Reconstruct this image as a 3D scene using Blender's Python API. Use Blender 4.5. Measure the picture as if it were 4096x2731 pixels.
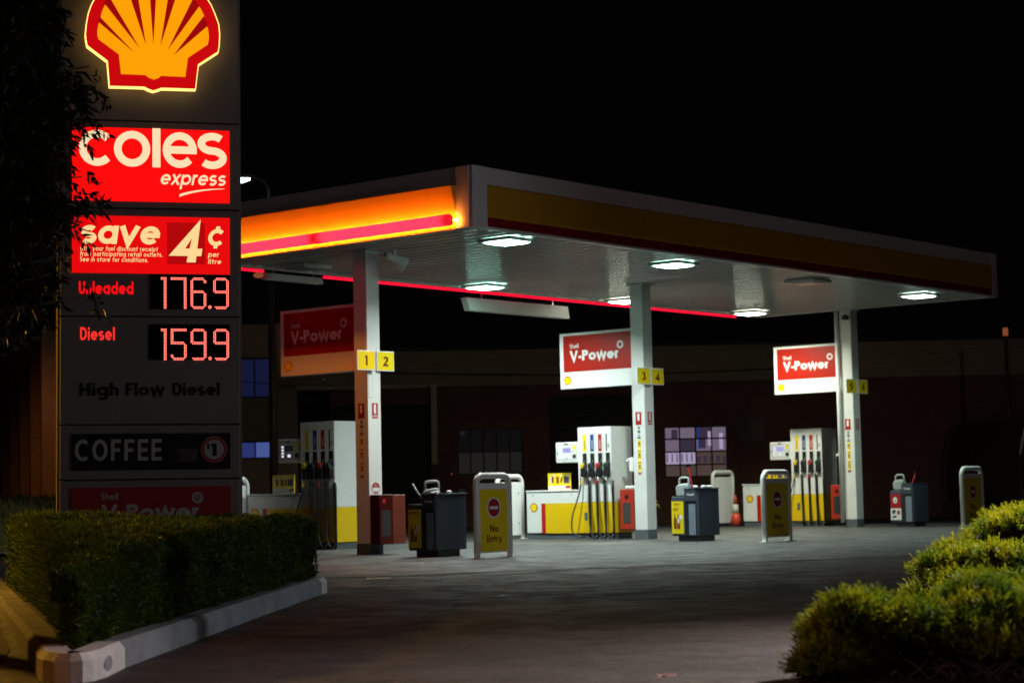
import bpy, math, random
import numpy as np
from math import sin, cos, pi, radians
from mathutils import Vector, Matrix

random.seed(7)
rng = np.random.default_rng(11)
for o in list(bpy.data.objects):
    bpy.data.objects.remove(o)
sc = bpy.context.scene
col = sc.collection

# ------------------------------------------------------------------ camera
cam_d = bpy.data.cameras.new('camera')
cam = bpy.data.objects.new('camera', cam_d)
col.objects.link(cam)
cam.matrix_world = (Matrix.Translation((0, 0, 0.929)) @ Matrix.Rotation(radians(90) + 0.0758, 4, 'X')
                    @ Matrix.Rotation(-0.0214, 4, 'Z'))
cam_d.lens = 69.244
cam_d.sensor_width = 36
cam_d.clip_end = 2000
cam_d.dof.use_dof = True
cam_d.dof.focus_distance = 18.5
cam_d.dof.aperture_fstop = 2.8
sc.camera = cam

# ------------------------------------------------------------------ world and exposure
w = bpy.data.worlds.new('World')
sc.world = w
w.use_nodes = True
nt = w.node_tree
bg = nt.nodes['Background']
sky = nt.nodes.new('ShaderNodeTexSky')
sky.sky_type = 'NISHITA'
sky.sun_disc = False
sky.sun_elevation = radians(-9)
sky.sun_rotation = radians(200)
nt.links.new(sky.outputs[0], bg.inputs[0])
bg.inputs[1].default_value = 0.05
city = nt.nodes.new('ShaderNodeBackground')
city.inputs[0].default_value = (0.9, 0.62, 0.95, 1)
city.inputs[1].default_value = 0.0009
addn = nt.nodes.new('ShaderNodeAddShader')
nt.links.new(bg.outputs[0], addn.inputs[0])
nt.links.new(city.outputs[0], addn.inputs[1])
nt.links.new(addn.outputs[0], nt.nodes['World Output'].inputs[0])

vs = sc.view_settings
vs.view_transform = 'Standard'
vs.look = 'None'
vs.exposure = 0
vs.gamma = 1
sc.render.engine = 'CYCLES'
sc.cycles.use_denoising = True
sc.cycles.max_bounces = 7
sc.cycles.sample_clamp_indirect = 6
sc.cycles.caustics_reflective = False
sc.cycles.caustics_refractive = False

# strengths of the lamps
L_CANOPY = 32.0
P_CANOPY = 225.0
L_AMBER = 200.0
L_BAR = 9.0
P_NEAR = 2000.0
P_REAR = 1600.0
P_SIDE = 1250.0  # added light at the right, out of view
P_ORANGE = 800.0
P_FAR_ORANGE = 210.0

# ------------------------------------------------------------------ materials
MATS = {}


def mat(name, c, rough=0.5, var=0.0, scale=8.0, metal=0.0, emit=None, es=1.0, bump=0.0, bscale=40.0, spec=None, alt=None):
    spec = spec if spec is not None else (0.1 if emit else 0.5)
    m = bpy.data.materials.new(name)
    m.use_nodes = True
    n = m.node_tree.nodes
    l = m.node_tree.links
    b = n['Principled BSDF']
    b.inputs['Base Color'].default_value = (*c, 1)
    b.inputs['Roughness'].default_value = rough
    b.inputs['Metallic'].default_value = metal
    b.inputs['Specular IOR Level'].default_value = spec
    tc = n.new('ShaderNodeTexCoord')
    if var > 0 or alt:
        nz = n.new('ShaderNodeTexNoise')
        nz.inputs['Scale'].default_value = scale
        nz.inputs['Detail'].default_value = 6
        nz.inputs['Roughness'].default_value = 0.65
        l.new(tc.outputs['Object'], nz.inputs['Vector'])
        mx = n.new('ShaderNodeMix')
        mx.data_type = 'RGBA'
        ramp = n.new('ShaderNodeMapRange')
        ramp.inputs[1].default_value = 0.35
        ramp.inputs[2].default_value = 0.65
        l.new(nz.outputs[0], ramp.inputs[0])
        l.new(ramp.outputs[0], mx.inputs[0])
        c2 = alt if alt else tuple(x * (1 - var) for x in c)
        mx.inputs[6].default_value = (*c, 1)
        mx.inputs[7].default_value = (*c2, 1)
        l.new(mx.outputs[2], b.inputs['Base Color'])
    if bump > 0:
        nb = n.new('ShaderNodeTexNoise')
        nb.inputs['Scale'].default_value = bscale
        nb.inputs['Detail'].default_value = 5
        l.new(tc.outputs['Object'], nb.inputs['Vector'])
        bp = n.new('ShaderNodeBump')
        bp.inputs['Strength'].default_value = bump
        bp.inputs['Distance'].default_value = 0.02
        l.new(nb.outputs[0], bp.inputs['Height'])
        l.new(bp.outputs[0], b.inputs['Normal'])
    if emit:
        b.inputs['Emission Color'].default_value = (*emit, 1)
        b.inputs['Emission Strength'].default_value = es
    MATS[name] = m
    return m


mat('white_paint', (0.74, 0.75, 0.73), 0.38, 0.10, 1.7)
mat('white_gloss', (0.78, 0.79, 0.77), 0.25, 0.08, 2.5)
mat('soffit_metal', (0.52, 0.54, 0.52), 0.14, 0.12, 1.2)
mat('fascia_white', (0.72, 0.69, 0.70), 0.45, 0.12, 0.8)
mat('fascia_yellow', (0.62, 0.32, 0.015), 0.42, 0.10, 0.8)
mat('fascia_red', (0.30, 0.008, 0.01), 0.42, 0.10, 0.8)
mat('pump_yellow', (0.80, 0.52, 0.006), 0.35, 0.07, 3)
mat('pump_red', (0.50, 0.012, 0.012), 0.35, 0.07, 3)
mat('sign_red', (0.40, 0.013, 0.005), 0.35, 0.05, 3)
mat('sign_white', (0.80, 0.81, 0.80), 0.35, 0.05, 2)
mat('plate_yellow', (0.88, 0.66, 0.008), 0.35, 0.05, 4)
mat('brown_red', (0.16, 0.012, 0.006), 0.4)
mat('dark_grey', (0.055, 0.062, 0.072), 0.5, 0.2, 3)
mat('bin_grey', (0.050, 0.064, 0.090), 0.42, 0.2, 2.5)
mat('bin_panel', (0.20, 0.25, 0.32), 0.38, 0.15, 2.5)
mat('bin_light', (0.26, 0.31, 0.34), 0.45, 0.15, 3)
mat('plinth_grey', (0.11, 0.13, 0.14), 0.6, 0.3, 5)
mat('black_rubber', (0.010, 0.010, 0.011), 0.45)
mat('black_slot', (0.006, 0.010, 0.009), 0.5)
mat('steel', (0.62, 0.63, 0.62), 0.25, metal=1.0)
mat('blue_paint', (0.012, 0.045, 0.22), 0.35)
mat('red_plastic', (0.50, 0.02, 0.02), 0.35)
mat('yellow_plastic', (0.78, 0.50, 0.01), 0.35)
mat('green_plastic', (0.01, 0.05, 0.03), 0.35)
mat('navy_plastic', (0.015, 0.02, 0.04), 0.35)
mat('fire_red', (0.42, 0.030, 0.015), 0.35, 0.15, 5)
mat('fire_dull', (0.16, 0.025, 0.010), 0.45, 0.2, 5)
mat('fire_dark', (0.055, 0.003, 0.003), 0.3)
mat('glass_grey', (0.045, 0.04, 0.04), 0.15)
mat('poster_yellow', (0.86, 0.66, 0.01), 0.4, 0.06, 6)
mat('poster_brown', (0.28, 0.05, 0.015), 0.5, 0.4, 14)
mat('poster_purple', (0.10, 0.07, 0.16), 0.5, 0.4, 14)
mat('cone_orange', (0.75, 0.085, 0.035), 0.45, 0.15, 6)
mat('cone_band', (0.62, 0.62, 0.55), 0.4)
mat('sticker_red', (0.36, 0.010, 0.014), 0.4)
mat('letter_black', (0.015, 0.015, 0.015), 0.5)
mat('letter_grey', (0.10, 0.13, 0.13), 0.5)
mat('joint_dark', (0.025, 0.023, 0.022), 0.9)
mat('kerb_concrete', (0.30, 0.32, 0.35), 0.8, scale=3.0, alt=(0.20, 0.215, 0.24), bump=0.4, bscale=30)
mat('kerb_dimmed', (0.13, 0.125, 0.12), 0.9, scale=3.0, alt=(0.07, 0.066, 0.062), bump=0.4, bscale=30)  # concrete darkened in colour to tone down lamplight on the street side
mat('kerb_white', (0.78, 0.74, 0.74), 0.7, scale=4.0, alt=(0.60, 0.56, 0.56), bump=0.3, bscale=30)
mat('soil', (0.045, 0.032, 0.022), 0.95, 0.5, 6, bump=0.5, bscale=25)
mat('verge', (0.035, 0.030, 0.026), 0.95, 0.5, 4)
mat('lawn', (0.10, 0.11, 0.02), 0.9, 0.6, 3)
mat('brick', (0.20, 0.085, 0.06), 0.85, 0.3, 5)
mat('cladding', (0.42, 0.31, 0.22), 0.7, 0.2, 2)
mat('dark_door', (0.035, 0.033, 0.035), 0.6, 0.3, 3)
mat('roof_dark', (0.03, 0.03, 0.032), 0.8)
mat('pale_trim', (0.68, 0.52, 0.42), 0.7, 0.2, 3)
mat('bark', (0.09, 0.065, 0.05), 0.9, 0.4, 9, bump=0.6, bscale=20)
mat('twig', (0.12, 0.095, 0.08), 0.8, 0.4, 9)
mat('van_paint', (0.035, 0.022, 0.022), 0.3, 0.1, 2)
mat('van_glass', (0.01, 0.01, 0.012), 0.08)
mat('pole_paint', (0.10, 0.055, 0.055), 0.5, 0.3, 4)
mat('pylon_paint', (0.115, 0.10, 0.096), 0.5, 0.15, 1.6, spec=0.3)
mat('pylon_seam', (0.03, 0.028, 0.028), 0.6)
mat('pylon_black', (0.006, 0.006, 0.007), 0.6, spec=0.1)
mat('pylon_text', (0.24, 0.23, 0.235), 0.6, spec=0.2)
mat('pylon_dim', (0.05, 0.045, 0.045), 0.5)
mat('pylon_red', (0.20, 0.006, 0.010), 0.6, 0.1, 2, spec=0.2)
mat('paper', (0.80, 0.80, 0.80), 0.8)
mat('can_grey', (0.34, 0.38, 0.38), 0.45, 0.1, 4)
mat('brass', (0.6, 0.4, 0.12), 0.3, metal=1.0)
mat('litter_red', (0.22, 0.025, 0.015), 0.6)

# things that give off light
K = (0.02, 0.02, 0.02)
mat('lit_red', K, 0.4, emit=(1.0, 0.0015, 0.0015), es=1.12)
mat('lit_red_deep', K, 0.4, emit=(0.44, 0.0, 0.001), es=1.0)
mat('lit_red_save', K, 0.4, emit=(0.80, 0.001, 0.002), es=1.0)
mat('lit_cream', K, 0.4, emit=(1.0, 0.74, 0.45), es=1.0)
mat('lit_cream_warm', K, 0.4, emit=(1.0, 0.68, 0.29), es=1.0)
mat('lit_shell_yellow', K, 0.4, emit=(1.0, 0.355, 0.0), es=1.0)
mat('lit_shell_red', K, 0.4, emit=(0.58, 0.0005, 0.002), es=1.0)
mat('lit_shell_ray', K, 0.4, emit=(0.32, 0.0, 0.001), es=1.0)
mat('lit_shell_rim', K, 0.4, emit=(1.0, 0.60, 0.16), es=1.9)
mat('lit_led', K, 0.4, emit=(1.0, 0.16, 0.12), es=2.6)
mat('led_black', (0.005, 0.002, 0.002), 0.7, spec=0.05)
mat('lit_name', K, 0.4, emit=(1.0, 0.002, 0.006), es=1.0)
mat('lit_name_pale', K, 0.4, emit=(1.0, 0.030, 0.024), es=1.0)
mat('lit_canopy', K, 0.4, emit=(0.50, 1.0, 0.80), es=L_CANOPY * 0.7)
mat('lit_canopy_far', K, 0.4, emit=(0.95, 1.0, 0.78), es=L_CANOPY * 0.72)
mat('lit_canopy_weak', K, 0.4, emit=(0.72, 1.0, 0.86), es=L_CANOPY * 0.45)
mat('lens_off', (0.20, 0.20, 0.19), 0.3)
mat('lit_amber', K, 0.4, emit=(1.0, 0.27, 0.025), es=L_AMBER)
mat('lit_bar', K, 0.4, emit=(1.0, 0.62, 0.66), es=L_BAR)
mat('lit_neon', K, 0.4, emit=(1.0, 0.004, 0.03), es=1.5)
mat('lit_screen', K, 0.3, emit=(0.42, 0.42, 0.86), es=0.9)
mat('lit_key', K, 0.3, emit=(0.85, 0.82, 1.0), es=1.0)
mat('lit_window', K, 0.3, emit=(0.150, 0.112, 0.165), es=1.0)
mat('lit_window_bright', K, 0.3, emit=(0.36, 0.30, 0.46), es=1.0)
mat('lit_window_warm', K, 0.3, emit=(0.070, 0.046, 0.040), es=1.0)
mat('lit_window_dark', K, 0.3, emit=(0.035, 0.025, 0.045), es=1.0)
mat('lit_window_blue', K, 0.3, emit=(0.0, 0.035, 0.26), es=1.0)
mat('lit_blue', K, 0.3, emit=(0.020, 0.032, 0.14), es=1.0)
mat('lit_blue_pale', K, 0.3, emit=(0.06, 0.09, 0.28), es=1.0)
mat('lit_dusk_blue', K, 0.3, emit=(0.006, 0.008, 0.034), es=1.0)
mat('lit_dim_pane', K, 0.3, emit=(0.003, 0.0026, 0.003), es=1.0)
mat('lit_dim_low', K, 0.3, emit=(0.012, 0.0105, 0.010), es=1.0)
mat('lit_street', K, 0.3, emit=(0.75, 0.95, 1.0), es=9.0)
mat('lit_street_amber', K, 0.3, emit=(1.0, 0.45, 0.1), es=9.0)
mat('lit_far_orange', K, 0.3, emit=(0.22, 0.055, 0.02), es=1.0)


def ground_material(name, ca, cb, cc, rough):
    m = bpy.data.materials.new(name)
    m.use_nodes = True
    n = m.node_tree.nodes
    l = m.node_tree.links
    b = n['Principled BSDF']
    tc = n.new('ShaderNodeTexCoord')

    def noise(scale, detail, lo, hi, rg=0.6):
        z = n.new('ShaderNodeTexNoise')
        z.inputs['Scale'].default_value = scale
        z.inputs['Detail'].default_value = detail
        z.inputs['Roughness'].default_value = rg
        l.new(tc.outputs['Object'], z.inputs['Vector'])
        r = n.new('ShaderNodeMapRange')
        r.inputs[1].default_value = lo
        r.inputs[2].default_value = hi
        l.new(z.outputs[0], r.inputs[0])
        return z, r

    def mix(fac, a, c):
        x = n.new('ShaderNodeMix')
        x.data_type = 'RGBA'
        l.new(fac, x.inputs[0])
        for k, v in ((6, a), (7, c)):
            if isinstance(v, tuple):
                x.inputs[k].default_value = (*v, 1)
            else:
                l.new(v, x.inputs[k])
        return x.outputs[2]
    _, big = noise(0.55, 5, 0.38, 0.62)
    _, mid = noise(1.9, 9, 0.42, 0.62, 0.72)
    _, stain = noise(1.15, 4, 0.60, 0.70, 0.5)
    grain, gr = noise(55.0, 3, 0.30, 0.70)
    c1 = mix(big.outputs[0], ca, cb)
    c2 = mix(mid.outputs[0], c1, cb)
    half = n.new('ShaderNodeMath')
    half.operation = 'MULTIPLY'
    half.inputs[1].default_value = 0.8
    l.new(stain.outputs[0], half.inputs[0])
    c3 = mix(half.outputs[0], c2, cc)
    gm = n.new('ShaderNodeMath')
    gm.operation = 'MULTIPLY'
    gm.inputs[1].default_value = 0.45
    l.new(gr.outputs[0], gm.inputs[0])
    c4 = mix(gm.outputs[0], c3, cc)
    l.new(c4, b.inputs['Base Color'])
    rr = n.new('ShaderNodeMapRange')
    rr.inputs[3].default_value = rough - 0.16
    rr.inputs[4].default_value = rough + 0.1
    l.new(mid.outputs[0], rr.inputs[0])
    l.new(rr.outputs[0], b.inputs['Roughness'])
    zb, _r = noise(3.2, 10, 0, 1, 0.75)
    bp = n.new('ShaderNodeBump')
    bp.inputs['Strength'].default_value = 0.55
    bp.inputs['Distance'].default_value = 0.10
    l.new(zb.outputs[0], bp.inputs['Height'])
    bp2 = n.new('ShaderNodeBump')
    bp2.inputs['Strength'].default_value = 0.5
    bp2.inputs['Distance'].default_value = 0.008
    l.new(grain.outputs[0], bp2.inputs['Height'])
    l.new(bp.outputs[0], bp2.inputs['Normal'])
    l.new(bp2.outputs[0], b.inputs['Normal'])
    MATS[name] = m


ground_material('asphalt', (0.092, 0.080, 0.084), (0.030, 0.026, 0.027), (0.012, 0.010, 0.010), 0.70)
ground_material('apron', (0.094, 0.097, 0.092), (0.050, 0.051, 0.050), (0.018, 0.018, 0.017), 0.64)


def cover_material():
    m = bpy.data.materials.new('red_cover')
    m.use_nodes = True
    n = m.node_tree.nodes
    l = m.node_tree.links
    n.remove(n['Principled BSDF'])
    t = n.new('ShaderNodeBsdfTranslucent')
    t.inputs[0].default_value = (0.95, 0.06, 0.13, 1)
    d = n.new('ShaderNodeBsdfDiffuse')
    d.inputs[0].default_value = (0.55, 0.01, 0.03, 1)
    mx = n.new('ShaderNodeMixShader')
    mx.inputs[0].default_value = 0.25
    l.new(t.outputs[0], mx.inputs[1])
    l.new(d.outputs[0], mx.inputs[2])
    l.new(mx.outputs[0], n['Material Output'].inputs[0])
    MATS['red_cover'] = m


cover_material()


def leaf_material(name, c1, c2, scale, trans=0.35, spec_rough=0.55):
    m = bpy.data.materials.new(name)
    m.use_nodes = True
    n = m.node_tree.nodes
    l = m.node_tree.links
    b = n['Principled BSDF']
    b.inputs['Roughness'].default_value = spec_rough
    b.inputs['Specular IOR Level'].default_value = 0.25
    tc = n.new('ShaderNodeTexCoord')
    nz = n.new('ShaderNodeTexNoise')
    nz.inputs['Scale'].default_value = scale
    nz.inputs['Detail'].default_value = 4
    l.new(tc.outputs['Object'], nz.inputs['Vector'])
    r = n.new('ShaderNodeMapRange')
    r.inputs[1].default_value = 0.36
    r.inputs[2].default_value = 0.64
    l.new(nz.outputs[0], r.inputs[0])
    mx = n.new('ShaderNodeMix')
    mx.data_type = 'RGBA'
    l.new(r.outputs[0], mx.inputs[0])
    mx.inputs[6].default_value = (*c1, 1)
    mx.inputs[7].default_value = (*c2, 1)
    l.new(mx.outputs[2], b.inputs['Base Color'])
    t = n.new('ShaderNodeBsdfTranslucent')
    l.new(mx.outputs[2], t.inputs[0])
    ms = n.new('ShaderNodeMixShader')
    ms.inputs[0].default_value = trans
    l.new(b.outputs[0], ms.inputs[1])
    l.new(t.outputs[0], ms.inputs[2])
    l.new(ms.outputs[0], n['Material Output'].inputs[0])
    MATS[name] = m


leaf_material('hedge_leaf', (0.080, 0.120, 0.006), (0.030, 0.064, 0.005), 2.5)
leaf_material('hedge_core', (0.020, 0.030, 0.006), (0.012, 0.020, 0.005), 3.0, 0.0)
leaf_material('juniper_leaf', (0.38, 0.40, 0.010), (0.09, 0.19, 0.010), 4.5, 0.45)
leaf_material('juniper_core', (0.020, 0.018, 0.008), (0.012, 0.010, 0.006), 3.0, 0.0)  # near-black colour stands in for shade between the clumps
leaf_material('juniper_dead_shade', (0.050, 0.034, 0.018), (0.028, 0.020, 0.012), 6.0, 0.1)
leaf_material('tree_leaf', (0.022, 0.024, 0.010), (0.012, 0.014, 0.007), 3.0, 0.12)


# ------------------------------------------------------------------ mesh builder
class MB:
    def __init__(self, m='white_paint'):
        self.v, self.f, self.mi, self.ms = [], [], [], []
        self.use(m)

    def use(self, m):
        if m not in self.ms:
            self.ms.append(m)
        self.c = self.ms.index(m)
        return self

    def face(self, pts):
        k = len(self.v)
        self.v += [tuple(p) for p in pts]
        self.f.append(list(range(k, k + len(pts))))
        self.mi.append(self.c)

    def idx(self, vs_, fs):
        k = len(self.v)
        self.v += [tuple(p) for p in vs_]
        for f in fs:
            self.f.append([i + k for i in f])
            self.mi.append(self.c)

    def box(self, x0, x1, y0, y1, z0, z1):
        vs_ = [(x0, y0, z0), (x1, y0, z0), (x1, y1, z0), (x0, y1, z0), (x0, y0, z1), (x1, y0, z1), (x1, y1, z1), (x0, y1, z1)]
        self.idx(vs_, [(0, 3, 2, 1), (4, 5, 6, 7), (0, 1, 5, 4), (1, 2, 6, 5), (2, 3, 7, 6), (3, 0, 4, 7)])
        return self

    def prism(self, poly, axis, a0, a1):
        """poly: 2D outline; axis 'x' (poly in y,z), 'y' (poly in x,z), 'z' (poly in x,y)."""
        def P(p, a):
            return {'x': (a, p[0], p[1]), 'y': (p[0], a, p[1]), 'z': (p[0], p[1], a)}[axis]
        n = len(poly)
        vs_ = [P(p, a0) for p in poly] + [P(p, a1) for p in poly]
        fs = [list(range(n))[::-1], list(range(n, 2 * n))] + [(i, (i + 1) % n, (i + 1) % n + n, i + n) for i in range(n)]
        self.idx(vs_, fs)
        return self

    def tube(self, path, r, n=10, caps=True):
        path = [Vector(p) for p in path]
        rs = r if isinstance(r, (list, tuple)) else [r] * len(path)
        rings = []
        up = Vector((0, 0, 1))
        prev = None
        for i, p in enumerate(path):
            a = path[max(0, i - 1)]
            b = path[min(len(path) - 1, i + 1)]
            d = (b - a).normalized()
            if prev is None:
                u = d.cross(up if abs(d.z) < 0.9 else Vector((1, 0, 0))).normalized()
            else:
                u = (prev - d * prev.dot(d)).normalized()
            prev = u
            v = d.cross(u)
            rings.append([p + (u * cos(2 * pi * j / n) + v * sin(2 * pi * j / n)) * rs[i] for j in range(n)])
        vs_ = [q for ring in rings for q in ring]
        fs = []
        for i in range(len(path) - 1):
            for j in range(n):
                fs.append((i * n + j, i * n + (j + 1) % n, (i + 1) * n + (j + 1) % n, (i + 1) * n + j))
        if caps:
            fs.append(list(range(n))[::-1])
            fs.append([(len(path) - 1) * n + j for j in range(n)])
        self.idx(vs_, fs)
        return self

    def lathe(self, prof, c=(0, 0, 0), n=20):
        vs_, fs = [], []
        for r, z in prof:
            for j in range(n):
                vs_.append((c[0] + r * cos(2 * pi * j / n), c[1] + r * sin(2 * pi * j / n), c[2] + z))
        for i in range(len(prof) - 1):
            for j in range(n):
                fs.append((i * n + j, i * n + (j + 1) % n, (i + 1) * n + (j + 1) % n, (i + 1) * n + j))
        fs.append(list(range(n))[::-1])
        fs.append([(len(prof) - 1) * n + j for j in range(n)])
        self.idx(vs_, fs)
        return self

    def plate(self, pts, y):
        """flat polygon in the x,z plane that looks towards -y"""
        self.face([(p[0], y, p[1]) for p in pts])
        return self

    def rect(self, x0, x1, z0, z1, y):
        return self.plate([(x0, z0), (x1, z0), (x1, z1), (x0, z1)], y)

    def disc(self, x, z, rx, y, rz=None, n=24):
        rz = rz or rx
        return self.plate([(x + rx * cos(2 * pi * j / n), z + rz * sin(2 * pi * j / n)) for j in range(n)], y)

    def build(self, name, parent=None, loc=None, bevel=0.0, smooth=False):
        me = bpy.data.meshes.new(name)
        me.from_pydata(self.v, [], self.f)
        for m in self.ms:
            me.materials.append(MATS[m])
        me.polygons.foreach_set('material_index', self.mi)
        if smooth:
            me.polygons.foreach_set('use_smooth', [True] * len(me.polygons))
        me.update()
        o = bpy.data.objects.new(name, me)
        col.objects.link(o)
        if parent is not None:
            o.parent = parent
        if loc is not None:
            o.location = loc
        if bevel > 0:
            b = o.modifiers.new('bevel', 'BEVEL')
            b.width = bevel
            b.segments = 2
            b.limit_method = 'ANGLE'
            b.angle_limit = radians(40)
        return o


def tag(o, label=None, cat=None, group=None, kind=None):
    if label:
        o['label'] = label
    if cat:
        o['category'] = cat
    if group:
        o['group'] = group
    if kind:
        o['kind'] = kind
    return o


def empty(name, loc, rz, label, cat, group=None):
    o = bpy.data.objects.new(name, None)
    o.empty_display_size = 0.2
    col.objects.link(o)
    o.location = loc
    o.rotation_euler = (0, 0, rz)
    return tag(o, label, cat, group)


def copy_tree(o, parent=None):
    c = o.copy()
    col.objects.link(c)
    if parent is not None:
        c.parent = parent
    for ch in list(o.children):
        copy_tree(ch, c)
    return c


# ------------------------------------------------------------------ stroke lettering (geometric sans)
def arc(cx, cy, rx, ry, a0, a1, n=None):
    n = n or max(4, int(abs(a1 - a0) / 15))
    return [(cx + rx * cos(radians(a0 + (a1 - a0) * i / n)), cy + ry * sin(radians(a0 + (a1 - a0) * i / n))) for i in range(n + 1)]


def ess(x0, W, H, w_, z0=0):
    h = w_ / 2 * 0.92
    rx = W / 2 - h
    rs = (H - 2 * h) / 4
    cx = x0 + W / 2
    return arc(cx, z0 + H - h - rs, rx, rs, 38, 270) + arc(cx, z0 + h + rs, rx, rs, 90, -142)[1:]


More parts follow.
